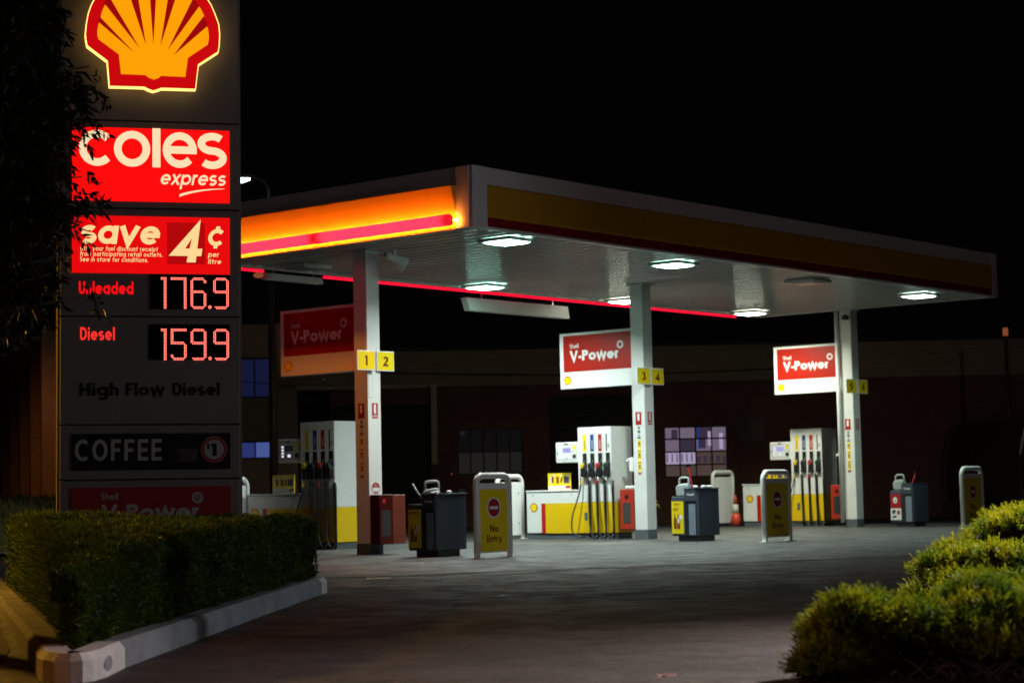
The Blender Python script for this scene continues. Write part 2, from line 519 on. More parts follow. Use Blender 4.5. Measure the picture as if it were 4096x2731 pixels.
def glyph(ch, w_, X):
    h = w_ / 2
    r = (X - w_) / 2
    c = X / 2
    wn = max(0.80 * X, 2.6 * w_)
    ra = (wn - w_) / 2
    ring = (arc(c, c, r, r, 0, 360)[:-1], True)
    L = lambda *p: (list(p), False)
    arch = lambda x0, W, top: L((x0 + h, 0), (x0 + h, top - h - (W - w_) / 2), *arc(x0 + W / 2, top - h - (W - w_) / 2, (W - w_) / 2, (W - w_) / 2, 180, 0)[1:], (x0 + W - h, 0))
    g = {
        ' ': ([], 0.30),
        'o': ([ring], X), 'c': ([(arc(c, c, r, r, 42, 318), False)], X * 0.92),
        'e': ([(arc(c, c, r, r, 0, 318), False), L((w_ * 0.6, c), (X, c))], X),
        'a': ([ring, L((X - h, 0), (X - h, X))], X), 'd': ([ring, L((X - h, 0), (X - h, 1.02))], X),
        'b': ([ring, L((h, 0), (h, 1.02))], X), 'p': ([ring, L((h, -0.30), (h, X))], X),
        'q': ([ring, L((X - h, -0.30), (X - h, X))], X),
        'g': ([ring, L((X - h, X), (X - h, -0.05), *arc(c, -0.05, r, 0.2, 0, -140)[1:])], X),
        'n': ([L((h, 0), (h, X)), arch(0, wn, X)], wn), 'h': ([L((h, 0), (h, 1.02)), arch(0, wn, X)], wn),
        'm': ([L((h, 0), (h, X)), arch(0, wn * 0.88, X), arch(wn * 0.88 - w_, wn * 0.88, X)], wn * 1.76 - w_),
        'u': ([L((h, X), (h, h + ra), *arc(wn / 2, h + ra, ra, ra, 180, 360)[1:], (wn - h, X)), L((wn - h, 0), (wn - h, X))], wn),
        'r': ([L((h, 0), (h, X)), (arc(h + ra * 0.9, X - h - ra, ra * 0.9, ra, 170, 70), False)], wn * 0.62),
        'i': ([L((h, 0), (h, X)), L((h, X + 0.10), (h, X + 0.10 + w_))], w_), 'l': ([L((h, 0), (h, 1.02))], w_),
        'j': ([L((h, -0.25), (h, X))], w_), 'k': ([L((h, 0), (h, 1.02)), L((h, X * 0.4), (X * 0.75, X)), L((X * 0.25, X * 0.5), (X * 0.85, 0))], X * 0.9),
        't': ([L((0.16 + h, 0), (0.16 + h, 0.92)), L((0, X - h), (0.32 + w_, X - h))], 0.32 + w_),
        'f': ([L((0.12 + h, 0), (0.12 + h, 0.80), *arc(0.12 + h + 0.14, 0.80, 0.14, 0.16, 180, 80)[1:]), L((0, X - h), (0.28 + w_, X - h))], 0.26 + w_),
        's': ([(ess(0, X * 0.80, X, w_), False)], X * 0.80),
        'v': ([L((h * 0.7, X), (X * 0.5, h * 0.4), (X - h * 0.7, X))], X), 'x': ([L((h * 0.6, 0), (X * 0.85 - h * 0.6, X)), L((h * 0.6, X), (X * 0.85 - h * 0.6, 0))], X * 0.85),
        'w': ([L((h * 0.7, X), (X * 0.38, h * 0.4), (X * 0.68, X * 0.95), (X * 0.98, h * 0.4), (X * 1.36 - h * 0.7, X))], X * 1.36),
        'y': ([L((h * 0.7, X), (X * 0.50, h * 0.4)), L((X - h * 0.7, X), (X * 0.30, -0.30))], X),
        'z': ([L((0, X - h), (X * 0.7, X - h), (h, h), (X * 0.75, h))], X * 0.75),
        '.': ([L((h, 0), (h, w_))], w_), '-': ([L((0, 0.36), (0.32, 0.36))], 0.32), '&': ([ring], X),
        'C': ([(arc(0.40, 0.5, 0.40 - h, 0.5 - h, 48, 312), False)], 0.70), 'O': ([(arc(0.38, 0.5, 0.38 - h, 0.5 - h, 0, 360)[:-1], True)], 0.76),
        'D': ([L((h, h), (h, 1 - h), (0.30, 1 - h), *arc(0.30, 0.5, 0.40 - h, 0.5 - h, 90, -90)[1:], (h, h))], 0.70),
        'E': ([L((0.52, 1 - h), (h, 1 - h), (h, h), (0.52, h)), L((h, 0.5), (0.48, 0.5))], 0.52),
        'F': ([L((0.50, 1 - h), (h, 1 - h), (h, 0)), L((h, 0.5), (0.45, 0.5))], 0.50),
        'H': ([L((h, 0), (h, 1)), L((0.68 - h, 0), (0.68 - h, 1)), L((h, 0.5), (0.68 - h, 0.5))], 0.68),
        'N': ([L((h, 0), (h, 1)), L((0.72 - h, 0), (0.72 - h, 1)), L((h, 1), (0.72 - h, 0))], 0.72),
        'P': ([L((h, 0), (h, 1 - h), (0.30, 1 - h), *arc(0.30, 0.72, 0.30 - h, 0.28 - h, 90, -90)[1:], (h, 0.44 + h))], 0.60),
        'B': ([L((h, 0), (h, 1 - h), (0.30, 1 - h), *arc(0.30, 0.74, 0.26 - h, 0.26 - h, 90, -90)[1:], (h, 0.48 + h)), L((h, h), (0.30, h), *arc(0.30, 0.26, 0.30 - h, 0.26 - h, -90, 90)[1:])], 0.60),
        'R': ([L((h, 0), (h, 1 - h), (0.30, 1 - h), *arc(0.30, 0.72, 0.28 - h, 0.28 - h, 90, -90)[1:], (h, 0.44 + h)), L((0.25, 0.46), (0.58, 0))], 0.60),
        'S': ([(ess(0, 0.58, 1, w_), False)], 0.58), 'U': ([L((h, 1), (h, 0.33), *arc(0.33, 0.33, 0.33 - h, 0.33 - h, 180, 360)[1:], (0.66 - h, 1))], 0.66),
        'V': ([L((h * 0.8, 1), (0.40, h * 0.4), (0.80 - h * 0.8, 1))], 0.80), 'A': ([L((h * 0.8, 0), (0.38, 1 - h * 0.4), (0.76 - h * 0.8, 0)), L((0.18, 0.3), (0.58, 0.3))], 0.76),
        'T': ([L((0, 1 - h), (0.6, 1 - h)), L((0.3, 0), (0.3, 1 - h))], 0.6), 'L': ([L((h, 1), (h, h), (0.5, h))], 0.5), 'I': ([L((h, 0), (h, 1))], w_),
        'X': ([L((h, 0), (0.65 - h, 1)), L((h, 1), (0.65 - h, 0))], 0.65), 'G': ([(arc(0.40, 0.5, 0.40 - h, 0.5 - h, 48, 350), False), L((0.45, 0.45), (0.80, 0.45))], 0.80),
        'Y': ([L((h, 1), (0.33, 0.45), (0.66 - h, 1)), L((0.33, 0), (0.33, 0.5))], 0.66),
        '1': ([L((0.04, 0.80), (0.26 - h, 0.97)), L((0.28 - h, 0), (0.28 - h, 1))], 0.30),
        '2': ([L(*arc(0.28, 0.70, 0.28 - h, 0.30 - h, 170, -30), (h, h), (0.56, h))], 0.56),
        '3': ([L(*arc(0.27, 0.74, 0.25 - h, 0.26 - h, 160, -90)), L(*arc(0.27, 0.27, 0.28 - h, 0.27 - h, 90, -160))], 0.56),
        '4': ([L((0.44, 0), (0.44, 1 - h), (h, 0.27), (0.64, 0.27))], 0.64),
        '5': ([L((0.5, 1 - h), (0.1, 1 - h), (0.07, 0.55), *arc(0.26, 0.32, 0.28 - h, 0.32 - h, 110, -160))], 0.55),
        '6': ([(arc(0.29, 0.30, 0.29 - h, 0.30 - h, 0, 360)[:-1], True), L((h + 0.01, 0.34), (0.40, 1))], 0.58),
        '$': ([(ess(0, 0.58, 1, w_), False), L((0.29, -0.10), (0.29, 1.10))], 0.58),
        '@': ([(arc(0.42, 0.5, 0.42 - h, 0.42 - h, 42, 318), False), L((0.42, 0.84), (0.42, 1.04)), L((0.42, 0.16), (0.42, -0.04))], 0.80),
    }
    return g.get(ch, g['o'])


def ribbon(mb, pts, closed, hw, fn):
    n = len(pts)
    P = [Vector(p) for p in pts]
    left, right = [], []
    for i in range(n):
        a = P[i - 1] if (i > 0 or closed) else None
        b = P[(i + 1) % n] if (i < n - 1 or closed) else None
        d1 = (P[i] - a) if a is not None else (b - P[i])
        d2 = (b - P[i]) if b is not None else (P[i] - a)
        if d1.length < 1e-9:
            d1 = d2
        if d2.length < 1e-9:
            d2 = d1
        d1 = d1.normalized()
        d2 = d2.normalized()
        n1 = Vector((-d1.y, d1.x))
        n2 = Vector((-d2.y, d2.x))
        m = n1 + n2
        if m.length < 0.3:
            m = n1
        m = m.normalized()
        k = hw / max(0.38, m.dot(n1))
        left.append(P[i] + m * k)
        right.append(P[i] - m * k)
    rng_ = range(n) if closed else range(n - 1)
    for i in rng_:
        j = (i + 1) % n
        mb.face([fn(right[i]), fn(right[j]), fn(left[j]), fn(left[i])])


def text_width(s, w_, X, sp):
    return sum(glyph(c, w_, X)[1] for c in s) + sp * (len(s) - 1)


def text(mb, s, x, z, hgt, y, w_=0.2, X=0.68, sp=0.10, shear=0.0, width=None, align='l'):
    """lettering in the x,z plane looking towards -y; x,z is the baseline start (or centre)"""
    W = text_width(s, w_, X, sp)
    kx = (width / W) if width else hgt
    if align == 'c':
        x -= W * kx / 2
    cx = 0.0
    for i, ch in enumerate(s):
        strokes, adv = glyph(ch, w_, X)
        for j, (pts, closed) in enumerate(strokes):
            yy = y - 0.0004 * (j + 1)
            ribbon(mb, pts, closed, w_ / 2, lambda p, c0=cx, yy=yy: (x + (c0 + p.x + shear * p.y) * kx, yy, z + p.y * hgt))
        cx += adv + sp


# scallop emblem outline, used small on pumps and signs
SHELL_OUT = [(-0.365, -0.34), (-0.0752, -0.3365), (0, -0.365), (0.0681, -0.34), (0.3555, -0.3385), (0.3824, -0.1222), (0.5556, 0.0008), (0.5700, 0.1518),
             (0.5278, 0.3249), (0.452, 0.4672), (0.33, 0.57), (0.17, 0.63), (0, 0.65), (-0.17, 0.63), (-0.33, 0.565), (-0.4868, 0.4231), (-0.5467, 0.2766), (-0.5695, 0.1035), (-0.5555, 0.0086), (-0.3843, -0.1183)]


def small_shell(mb, x, z, r, y):
    k = r / 0.55
    mb.use('pump_red').plate([(x + px * k * 1.12, z + (pz - 0.1) * k * 1.12) for px, pz in SHELL_OUT], y)
    mb.use('plate_yellow').plate([(x + px * k * 0.92, z + (pz - 0.1) * k * 0.92) for px, pz in SHELL_OUT], y - 0.001)


# ------------------------------------------------------------------ site frame (under the canopy)
YAW = 0.87223
CX, CY = -0.5284, 27.8647
SA = Vector((cos(YAW), sin(YAW)))
SB = Vector((-sin(YAW), cos(YAW)))


def site(s, t, z=0.0):
    return (CX + SA.x * s + SB.x * t, CY + SA.y * s + SB.y * t, z)


# ------------------------------------------------------------------ ground
def sheet(name, pts, z, m, kind='structure'):
    b = MB(m)
    b.face([(x, y, z) for x, y in pts])
    return tag(b.build(name), kind=kind)


sheet('ground', [(-400, -120), (400, -120), (400, 900), (-400, 900)], 0.0, 'asphalt')
sheet('forecourt_apron', [(-1.9, 22.24), (-0.057, 23.009), (3.074, 24.242), (9.5, 27.2), (26, 34.5), (26, 51.5), (-14, 51.5), (-14, 26), (-6, 20.8)], 0.004, 'apron')
jb = MB('joint_dark')
for (x0, y0), (x1, y1) in (((-2.1, 22.15), (-0.057, 23.0)), ((-0.057, 23.0), (3.074, 24.233)), ((3.074, 24.233), (9.5, 27.19))):
    jb.face([(x0, y0 - 0.05, 0.008), (x1, y1 - 0.05, 0.008), (x1, y1, 0.008), (x0, y0, 0.008)])
tag(jb.build('pavement_joint'), kind='structure')

def crack(name, pts, w0):
    mb = MB('joint_dark')
    P_ = []
    for (x0, y0), (x1, y1) in zip(pts, pts[1:]):
        for k in range(7):
            u = k / 7
            P_.append((x0 + (x1 - x0) * u + random.uniform(-0.04, 0.04), y0 + (y1 - y0) * u + random.uniform(-0.06, 0.06)))
    P_.append(pts[-1])
    for p0, p1 in zip(P_, P_[1:]):
        wa = w0 * random.uniform(0.4, 1.2)
        mb.face([(p0[0], p0[1] - wa, 0.006), (p1[0], p1[1] - wa, 0.006), (p1[0], p1[1] + wa, 0.006), (p0[0], p0[1] + wa, 0.006)])
    tag(mb.build(name), kind='structure')


crack('asphalt_crack', [(-0.3, 16.9), (0.6, 16.6), (1.5, 16.9), (2.6, 16.7)], 0.020)
crack('asphalt_crack', [(-1.2, 18.9), (-0.7, 18.7), (-0.2, 18.8)], 0.022)
crack('asphalt_crack', [(0.2, 11.9), (0.9, 12.2), (1.5, 12.0)], 0.012)
crack('asphalt_crack', [(-1.3, 13.6), (-0.6, 13.4), (0.1, 13.7)], 0.012)

sheet('footpath', [(-2.75, 10.35), (-3.2, 12.5), (-4.2, 15.9), (-5.3, 19.6), (-8.7, 31.0), (-12.5, 31.0), (-9.0, 19.0), (-6.0, 8.0), (-3.0, 8.0)], 0.006, 'verge')

# planting bed with its kerb: a wedge with the tip towards the camera
KR = [(-2.163, 10.30), (-2.184, 11.362), (-2.011, 15.24), (-1.824, 19.15)]
KL = [(-2.475, 10.40), (-3.144, 12.573), (-4.149, 15.899), (-5.25, 19.6), (-8.6, 31.0)]


def offset_line(line, d):
    out = []
    for i, p in enumerate(line):
        a = Vector(line[max(0, i - 1)])
        b = Vector(line[min(len(line) - 1, i + 1)])
        t = (b - a).normalized()
        n_ = Vector((-t.y, t.x))
        out.append((p[0] + n_.x * d, p[1] + n_.y * d))
    return out


def kerb_piece(mb, line, inner, h=0.15, top_in=0.03):
    q0 = line
    q1 = offset_line(line, inner * 0.2)
    q2 = offset_line(line, inner)
    for i in range(len(line) - 1):
        a, b = q0[i], q0[i + 1]
        a1, b1 = q1[i], q1[i + 1]
        a2, b2 = q2[i], q2[i + 1]
        rows = [[(*a, 0), (*b, 0)], [(*a, h - 0.04), (*b, h - 0.04)], [(*a1, h), (*b1, h)], [(*a2, h), (*b2, h)], [(*a2, 0), (*b2, 0)]]
        for r0, r1 in zip(rows, rows[1:]):
            mb.face([r0[0], r0[1], r1[1], r1[0]])
        for e in (0, 1):
            mb.face([r[e] for r in rows])


def dense(line, step=0.35):
    out = []
    for p, q in zip(line, line[1:]):
        L = math.dist(p, q)
        n_ = max(1, int(L / step))
        for i in range(n_):
            out.append((p[0] + (q[0] - p[0]) * i / n_, p[1] + (q[1] - p[1]) * i / n_))
    out.append(line[-1])
    return out


def kerb_run(name, m, line, step=0.35, h=0.15):
    k_ = MB(m)
    kerb_piece(k_, dense(line, step), 0.16, h)
    return tag(k_.build(name), kind='structure')


kerb_run('street_kerb', 'kerb_dimmed', [(-8.6, 31.0), (-5.25, 19.6), (-4.149, 15.899), (-3.144, 12.573), (-2.64, 10.86)], 0.6)
kerb_run('kerb_white_nose', 'kerb_white', [(-2.638, 10.855), (-2.53, 10.46), (-2.47, 10.31), (-2.385, 10.20), (-2.30, 10.165)], 0.2)
kerb_run('kerb_white_tip', 'kerb_white', [(-2.294, 10.164), (-2.235, 10.185), (-2.195, 10.26), (-2.172, 10.45), (-2.178, 10.80), (-2.183, 11.02)], 0.2)
kerb_run('kerb', 'kerb_concrete', [(-2.184, 11.026), (-2.011, 15.24), (-1.846, 18.70)])
kerb_run('kerb_white_end', 'kerb_white', [(-1.845, 18.706), (-1.828, 19.06), (-1.86, 19.26), (-1.99, 19.40)], 0.12)
kerb_run('rear_kerb', 'kerb_concrete', [(-1.996, 19.404), (-3.2, 20.6), (-8.0, 31.0)], 0.6)
dk = MB('kerb_concrete')
dk.face([(-2.1745 + 0.004, 10.52 + 0.10 * cos(2 * pi * j / 16), 0.068 + 0.040 * sin(2 * pi * j / 16)) for j in range(16)])
tag(dk.build('kerb_patch'), kind='structure')
sb = MB('soil')
sb.face([(-2.34, 10.35, 0.10), (-2.31, 10.35, 0.10), (-2.33, 11.36, 0.10), (-2.16, 15.24, 0.10), (-1.98, 19.15, 0.10), (-3.2, 20.4, 0.10), (-8.0, 30.8, 0.10), (-8.4, 30.9, 0.10), (-5.1, 19.6, 0.10), (-4.0, 15.9, 0.10), (-3.0, 12.6, 0.10)])
tag(sb.build('garden_bed'), kind='structure')

# low grassy bank beyond the bed, on the left
def bank():
    nx, ny = 50, 26
    V, F = [], []
    for j in range(ny):
        for i in range(nx):
            x = -26 + 19.5 * i / (nx - 1)
            y = 28 + 18 * j / (ny - 1)
            e = min(1, (nx - 1 - i) / 8) * min(1, j / 8)
            V.append((x, y, 0.02 + 1.02 * (e * e * (3 - 2 * e)) * (0.93 + 0.07 * sin(x * 1.3) * cos(y * 0.9))))
    for j in range(ny - 1):
        for i in range(nx - 1):
            F.append((j * nx + i, j * nx + i + 1, (j + 1) * nx + i + 1, (j + 1) * nx + i))
    b = MB('lawn')
    b.idx(V, F)
    tag(b.build('grass_bank', smooth=True), kind='structure')
    pts = rng.uniform(size=(9000, 2))
    g = MB('hedge_leaf')
    for u, v in pts:
        x = -26 + 19.3 * u
        y = 28 + 17.8 * v * v
        e = min(1, (1 - (x + 26) / 19.5) * 49 / 8) * min(1, (y - 28) / 18 * 25 / 8)
        z = 0.02 + 1.02 * (e * e * (3 - 2 * e)) * (0.93 + 0.07 * sin(x * 1.3) * cos(y * 0.9))
        a = random.uniform(0, 2 * pi)
        hh = random.uniform(0.06, 0.16)
        dx, dy = 0.02 * cos(a), 0.02 * sin(a)
        lx, ly = random.uniform(-0.06, 0.06), random.uniform(-0.06, 0.06)
        g.face([(x - dx, y - dy, z), (x + dx, y + dy, z), (x + lx, y + ly, z + hh)])
    tag(g.build('grass'), kind='stuff')


bank()

# ------------------------------------------------------------------ price pylon
PW = Matrix.Rotation(0.24894, 4, 'Z') @ Matrix.Rotation(0.00599, 4, 'Y')
pyl = empty('price_pylon', (-3.15526, 17.0, 0), 0, 'tall dark price pylon with lit scallop emblem and red price digits behind the hedge', 'price sign')
pyl.matrix_world = Matrix.Translation((-3.15526, 17.0, 0)) @ PW
U0, U1 = -0.762, 0.790
seams = [0.0, 1.097, 1.568, 2.503, 3.445, 4.211, 5.95]
# the housing is a stack of separate cabinets
for i in range(6):
    b = MB('pylon_paint')
    b.box(U0 + 0.01, U1 - 0.01, 0.0, 0.42, seams[i] + 0.006, seams[i + 1] - 0.006)
    b.use('pylon_seam').box(U0 + 0.03, U1 - 0.03, 0.02, 0.40, seams[i + 1] - 0.006, seams[i + 1] + 0.006)
    b.build('cabinet', pyl, bevel=0.008)
b = MB('pylon_paint')
b.box(U0 - 0.012, U0 + 0.008, 0.03, 0.40, 0.1, 5.9)
b.box(U1 - 0.008, U1 + 0.012, 0.03, 0.40, 0.1, 5.9)
b.build('side_trim', pyl)


def panel(name, x0, x1, z0, z1, m, label=None):
    b = MB(m)
    b.box(x0, x1, -0.012, 0.003, z0, z1)
    o = b.build(name, pyl)
    if label:
        o['label'] = label
    return o


def lettering(parent, m, fn):
    b = MB(m)
    fn(b)
    return b.build('lettering', parent)


YP = -0.0135
p = panel('sign_panel', -0.655, 0.699, 3.507, 4.148, 'lit_red', 'red backlit panel with the cream shop name')


def coles(b):
    for ch, x0, wd in (('c', -0.598, 0.284), ('o', -0.300, 0.311), ('l', 0.0295, 0.069), ('e', 0.118, 0.295), ('s', 0.422, 0.250)):
        hgt = 0.338
        ww = 0.196
        X = 0.935
        stro, adv = glyph(ch, ww, X)
        kx = wd / adv
        for j, (pts, cl) in enumerate(stro):
            ribbon(b, pts, cl, ww / 2, lambda q, j=j: (x0 + q.x * kx, YP - 0.0004 * (j + 1), 3.808 + q.y * hgt))


lettering(p, 'lit_cream', coles)


def express(b):
    text(b, 'express', 0.092, 3.659, 0.128, YP, w_=0.155, X=0.72, sp=0.09, shear=0.22, width=0.565)
    n = 14
    up = [(0.262 + 0.392 * i / n, 3.576 + 0.058 * sin(pi / 2 * (i / n) ** 0.8)) for i in range(n + 1)]
    lo = [(x, z - 0.020 * (1 - i / n) - 0.004) for i, (x, z) in enumerate(up)]
    for i in range(n):
        b.face([(lo[i][0], YP, lo[i][1]), (lo[i + 1][0], YP, lo[i + 1][1]), (up[i + 1][0], YP, up[i + 1][1]), (up[i][0], YP, up[i][1])])


lettering(p, 'lit_cream', express)

p = panel('sign_panel', -0.655, 0.698, 2.878, 3.376, 'lit_red_save', 'red backlit discount panel with a large figure four')
b = MB('lit_red_deep')
b.box(0.155, 0.481, -0.016, -0.011, 2.963, 3.327)
b.build('number_tile', p)


def save(b):
    text(b, 'save', -0.590, 3.130, 0.232, YP, w_=0.19, X=0.69, sp=0.05, shear=0.13, width=0.672)


lettering(p, 'lit_cream_warm', save)


for s, z, wd in (('with your fuel discount receipt', 3.070, 0.662), ('from participating retail outlets.', 3.023, 0.701), ('See in store for conditions.', 2.975, 0.578)):
    lettering(p, 'lit_cream_warm', lambda b: text(b, s, -0.588, z, 0.041, YP, w_=0.150, X=0.70, sp=0.17, shear=0.15, width=wd))


def four(b):
    text(b, '4', 0.185, 2.979, 0.328, -0.0165, w_=0.20, X=0.7, shear=0.13, width=0.255)


lettering(p, 'lit_cream_warm', four)


lettering(p, 'lit_cream_warm', lambda b: text(b, '@', 0.497, 3.112, 0.180, YP, w_=0.20, X=0.7, shear=0.15, width=0.142))


lettering(p, 'lit_cream_warm', lambda b: text(b, 'litre', 0.508, 2.969, 0.042, YP, w_=0.17, X=0.72, sp=0.14, shear=0.13, width=0.112))


def cents(b):
    text(b, 'per', 0.508, 3.029, 0.046, YP, w_=0.17, X=0.72, sp=0.12, shear=0.13, width=0.092)


lettering(p, 'lit_cream_warm', cents)

# illuminated price rows
LED = {}


def led_rows():
    top = {(c, 0) for c in range(2, 9)} | {(c, 1) for c in range(1, 10)}
    bot = {(c, 20) for c in range(1, 10)} | {(c, 21) for c in range(2, 9)}
    lft = lambda a, b_: {(c, r) for c in (0, 1) for r in range(a, b_ + 1)}
    rgt = lambda a, b_: {(c, r) for c in (9, 10) for r in range(a, b_ + 1)}
    mid = {(c, r) for c in range(2, 9) for r in (9, 10)}
    flat = {(c, r) for c in range(11) for r in (0, 1)}
    LED['1'] = {(c, r) for c in range(4) for r in (0, 1)} | {(c, r) for c in (2, 3) for r in range(2, 22)}
    LED['7'] = flat | rgt(2, 21)
    LED['6'] = top | bot | lft(2, 19) | rgt(2, 3) | mid | {(9, 10)} | rgt(11, 19)
    LED['9'] = top | bot | lft(2, 9) | rgt(2, 19) | mid | {(1, 10)}
    LED['5'] = flat | lft(2, 10) | mid | {(9, 10)} | rgt(11, 19) | bot | lft(18, 19)


led_rows()


def price(s, ztop, panel_box):
    x0, x1, z0, z1 = panel_box
    b = MB('led_black')
    b.box(x0, x1, -0.010, 0.004, z0, z1)
    par = b.build('price_display', pyl)
    xs = [0.1004, 0.1846, 0.3556, 0.5521]
    dig = [c for c in s if c != '.']
    for ch, x in zip(dig, xs):
        d = MB('lit_led')
        for c, r in sorted(LED[ch]):
            d.disc(x + 0.005 + c * 0.0126, ztop - 0.006 - r * 0.01262, 0.0049, -0.0115, n=8)
        d.build('price_digit', par)
    d = MB('lit_led')
    for k in range(5):
        a = pi / 2 + 2 * pi * k / 5
        d.disc(0.523 + 0.0115 * cos(a), ztop - 0.006 - 20.1 * 0.01262 + 0.0115 * sin(a), 0.0049, -0.0115, n=8)
    d.disc(0.523, ztop - 0.006 - 20.1 * 0.01262, 0.0049, -0.0115, n=8)
    d.build('decimal_point', par)
    return par


price('176.9', 2.8486, (0.008, 0.699, 2.569, 2.871))
price('159.9', 2.4006, (0.000, 0.697, 2.128, 2.438))


def rawtext(name, m, s, x, z, hgt, **kw):
    b = MB(m)
    text(b, s, x, z, hgt, -0.004, **kw)
    return b.build(name, pyl)


rawtext('fuel_name', 'lit_name', 'Unleaded', -0.597, 2.696, 0.108, w_=0.20, X=0.70, sp=0.09, width=0.463)
rawtext('fuel_name', 'lit_name_pale', 'Diesel', -0.585, 2.297, 0.112, w_=0.19, X=0.70, sp=0.10, width=0.293)
for wd_, x_, ww_ in (('High', -0.588, 0.330), ('Flow', -0.198, 0.330), ('Diesel', 0.200, 0.405)):
    rawtext('fuel_name', 'pylon_black', wd_, x_, 1.820, 0.110, w_=0.20, X=0.70, sp=0.09, width=ww_)

p = panel('sign_panel', -0.654, 0.696, 1.181, 1.493, 'pylon_black', 'unlit black coffee panel')
lettering(p, 'pylon_text', lambda b: text(b, 'COFFEE', -0.628, 1.260, 0.184, YP, w_=0.17, X=0.7, sp=0.17, width=0.734))


for s, z in (('URBAN', 1.327), ('COFFEE', 1.287), ('CULTURE', 1.250)):
    lettering(p, 'pylon_dim', lambda b: text(b, s, 0.240, z, 0.033, YP, w_=0.17, X=0.7, sp=0.12, width=0.165))


def cup_rim(b):
    b.tube([(0.15, YP - 0.001, 1.485), (0.22, YP - 0.001, 1.475), (0.33, YP - 0.001, 1.472), (0.42, YP - 0.001, 1.478), (0.49, YP - 0.001, 1.487)], 0.0025, 6)


b = MB('pylon_dim')
cup_rim(b)
b.build('cup_picture', p)
b = MB('pylon_red')
b.disc(0.553, 1.350, 0.116, YP - 0.001, n=40)
b.use('pylon_text').disc(0.553, 1.350, 0.110, YP - 0.002, n=40)
b.use('pylon_red').disc(0.553, 1.350, 0.106, YP - 0.003, n=40)
b.use('pylon_text').disc(0.553, 1.350, 0.085, YP - 0.004, n=40)
b.use('pylon_black')
text(b, '$', 0.490, 1.355, 0.046, YP - 0.005, w_=0.2, X=0.7)
text(b, '1', 0.530, 1.292, 0.108, YP - 0.005, w_=0.22, X=0.7, width=0.05)
b.build('price_roundel', p)

p = panel('sign_panel', -0.656, 0.698, 0.60, 1.032, 'pylon_red', 'unlit dark red fuel panel cut by the hedge')
lettering(p, 'pylon_text', lambda b: text(b, 'Shell', -0.410, 0.929, 0.055, YP, w_=0.17, X=0.7, sp=0.08, width=0.145))
lettering(p, 'pylon_text', lambda b: text(b, 'V-Power', -0.406, 0.755, 0.133, YP, w_=0.21, X=0.72, sp=0.06, width=0.828))
b = MB('pylon_text')
b.disc(0.411, 0.936, 0.050, YP)
b.use('pylon_red')
for k in range(12):
    a = 2 * pi * k / 12
    b.plate([(0.411 + 0.014 * cos(a - 0.5), 0.936 + 0.014 * sin(a - 0.5)), (0.411 + 0.036 * cos(a + 0.25), 0.936 + 0.036 * sin(a + 0.25)), (0.411 + 0.014 * cos(a + 0.5), 0.936 + 0.014 * sin(a + 0.5))], YP - 0.001)
b.build('burst_mark', p)


# the lit scallop emblem on top
def smooth_top(lo_l, lo_r, crown):
    return lo_l + lo_r


sh_out = [(-0.3405, 4.489), (-0.0452, 4.4925), (-0.018, 4.478), (0.0278, 4.462), (0.072, 4.476), (0.0981, 4.4885), (0.3905, 4.489), (0.4150, 4.706), (0.5880, 4.826), (0.597, 4.89), (0.6005, 4.9842),
          (0.592, 5.07), (0.5608, 5.1573), (0.528, 5.235), (0.485, 5.301), (0.43, 5.365), (0.36, 5.425), (0.27, 5.475), (0.16, 5.508), (0.03, 5.520), (-0.10, 5.508), (-0.21, 5.475), (-0.30, 5.425), (-0.37, 5.365), (-0.42, 5.31),
          (-0.4598, 5.2575), (-0.495, 5.185), (-0.5197, 5.109), (-0.535, 5.02), (-0.5425, 4.9359), (-0.538, 4.885), (-0.5285, 4.836), (-0.3573, 4.708)]
sh_in = [(-0.2456, 4.5939), (-0.0377, 4.594), (-0.012, 4.572), (0.0325, 4.5562), (0.072, 4.570), (0.0982, 4.5913), (0.3053, 4.5894), (0.3292, 4.7601), (0.5001, 4.8831), (0.509, 4.92), (0.5117, 4.9611), (0.505, 5.02), (0.4862, 5.0667),
         (0.4721, 5.134), (0.445, 5.195), (0.4059, 5.2475), (0.34, 5.32), (0.25, 5.38), (0.14, 5.415), (0.03, 5.425), (-0.08, 5.415), (-0.19, 5.378), (-0.27, 5.325), (-0.3408, 5.2513), (-0.385, 5.19), (-0.4084, 5.1379), (-0.4213, 5.0731), (-0.437, 5.025), (-0.4453, 4.9782), (-0.447, 4.93), (-0.4378, 4.8924), (-0.2642, 4.7655)]


def grow(poly, d):
    out = []
    n = len(poly)
    for i in range(n):
        a, q, c = Vector(poly[i - 1]), Vector(poly[i]), Vector(poly[(i + 1) % n])
        d1, d2 = (q - a).normalized(), (c - q).normalized()
        m = (Vector((d1.y, -d1.x)) + Vector((d2.y, -d2.x))).normalized()
        out.append((q.x + m.x * d, q.y + m.y * d))
    return out


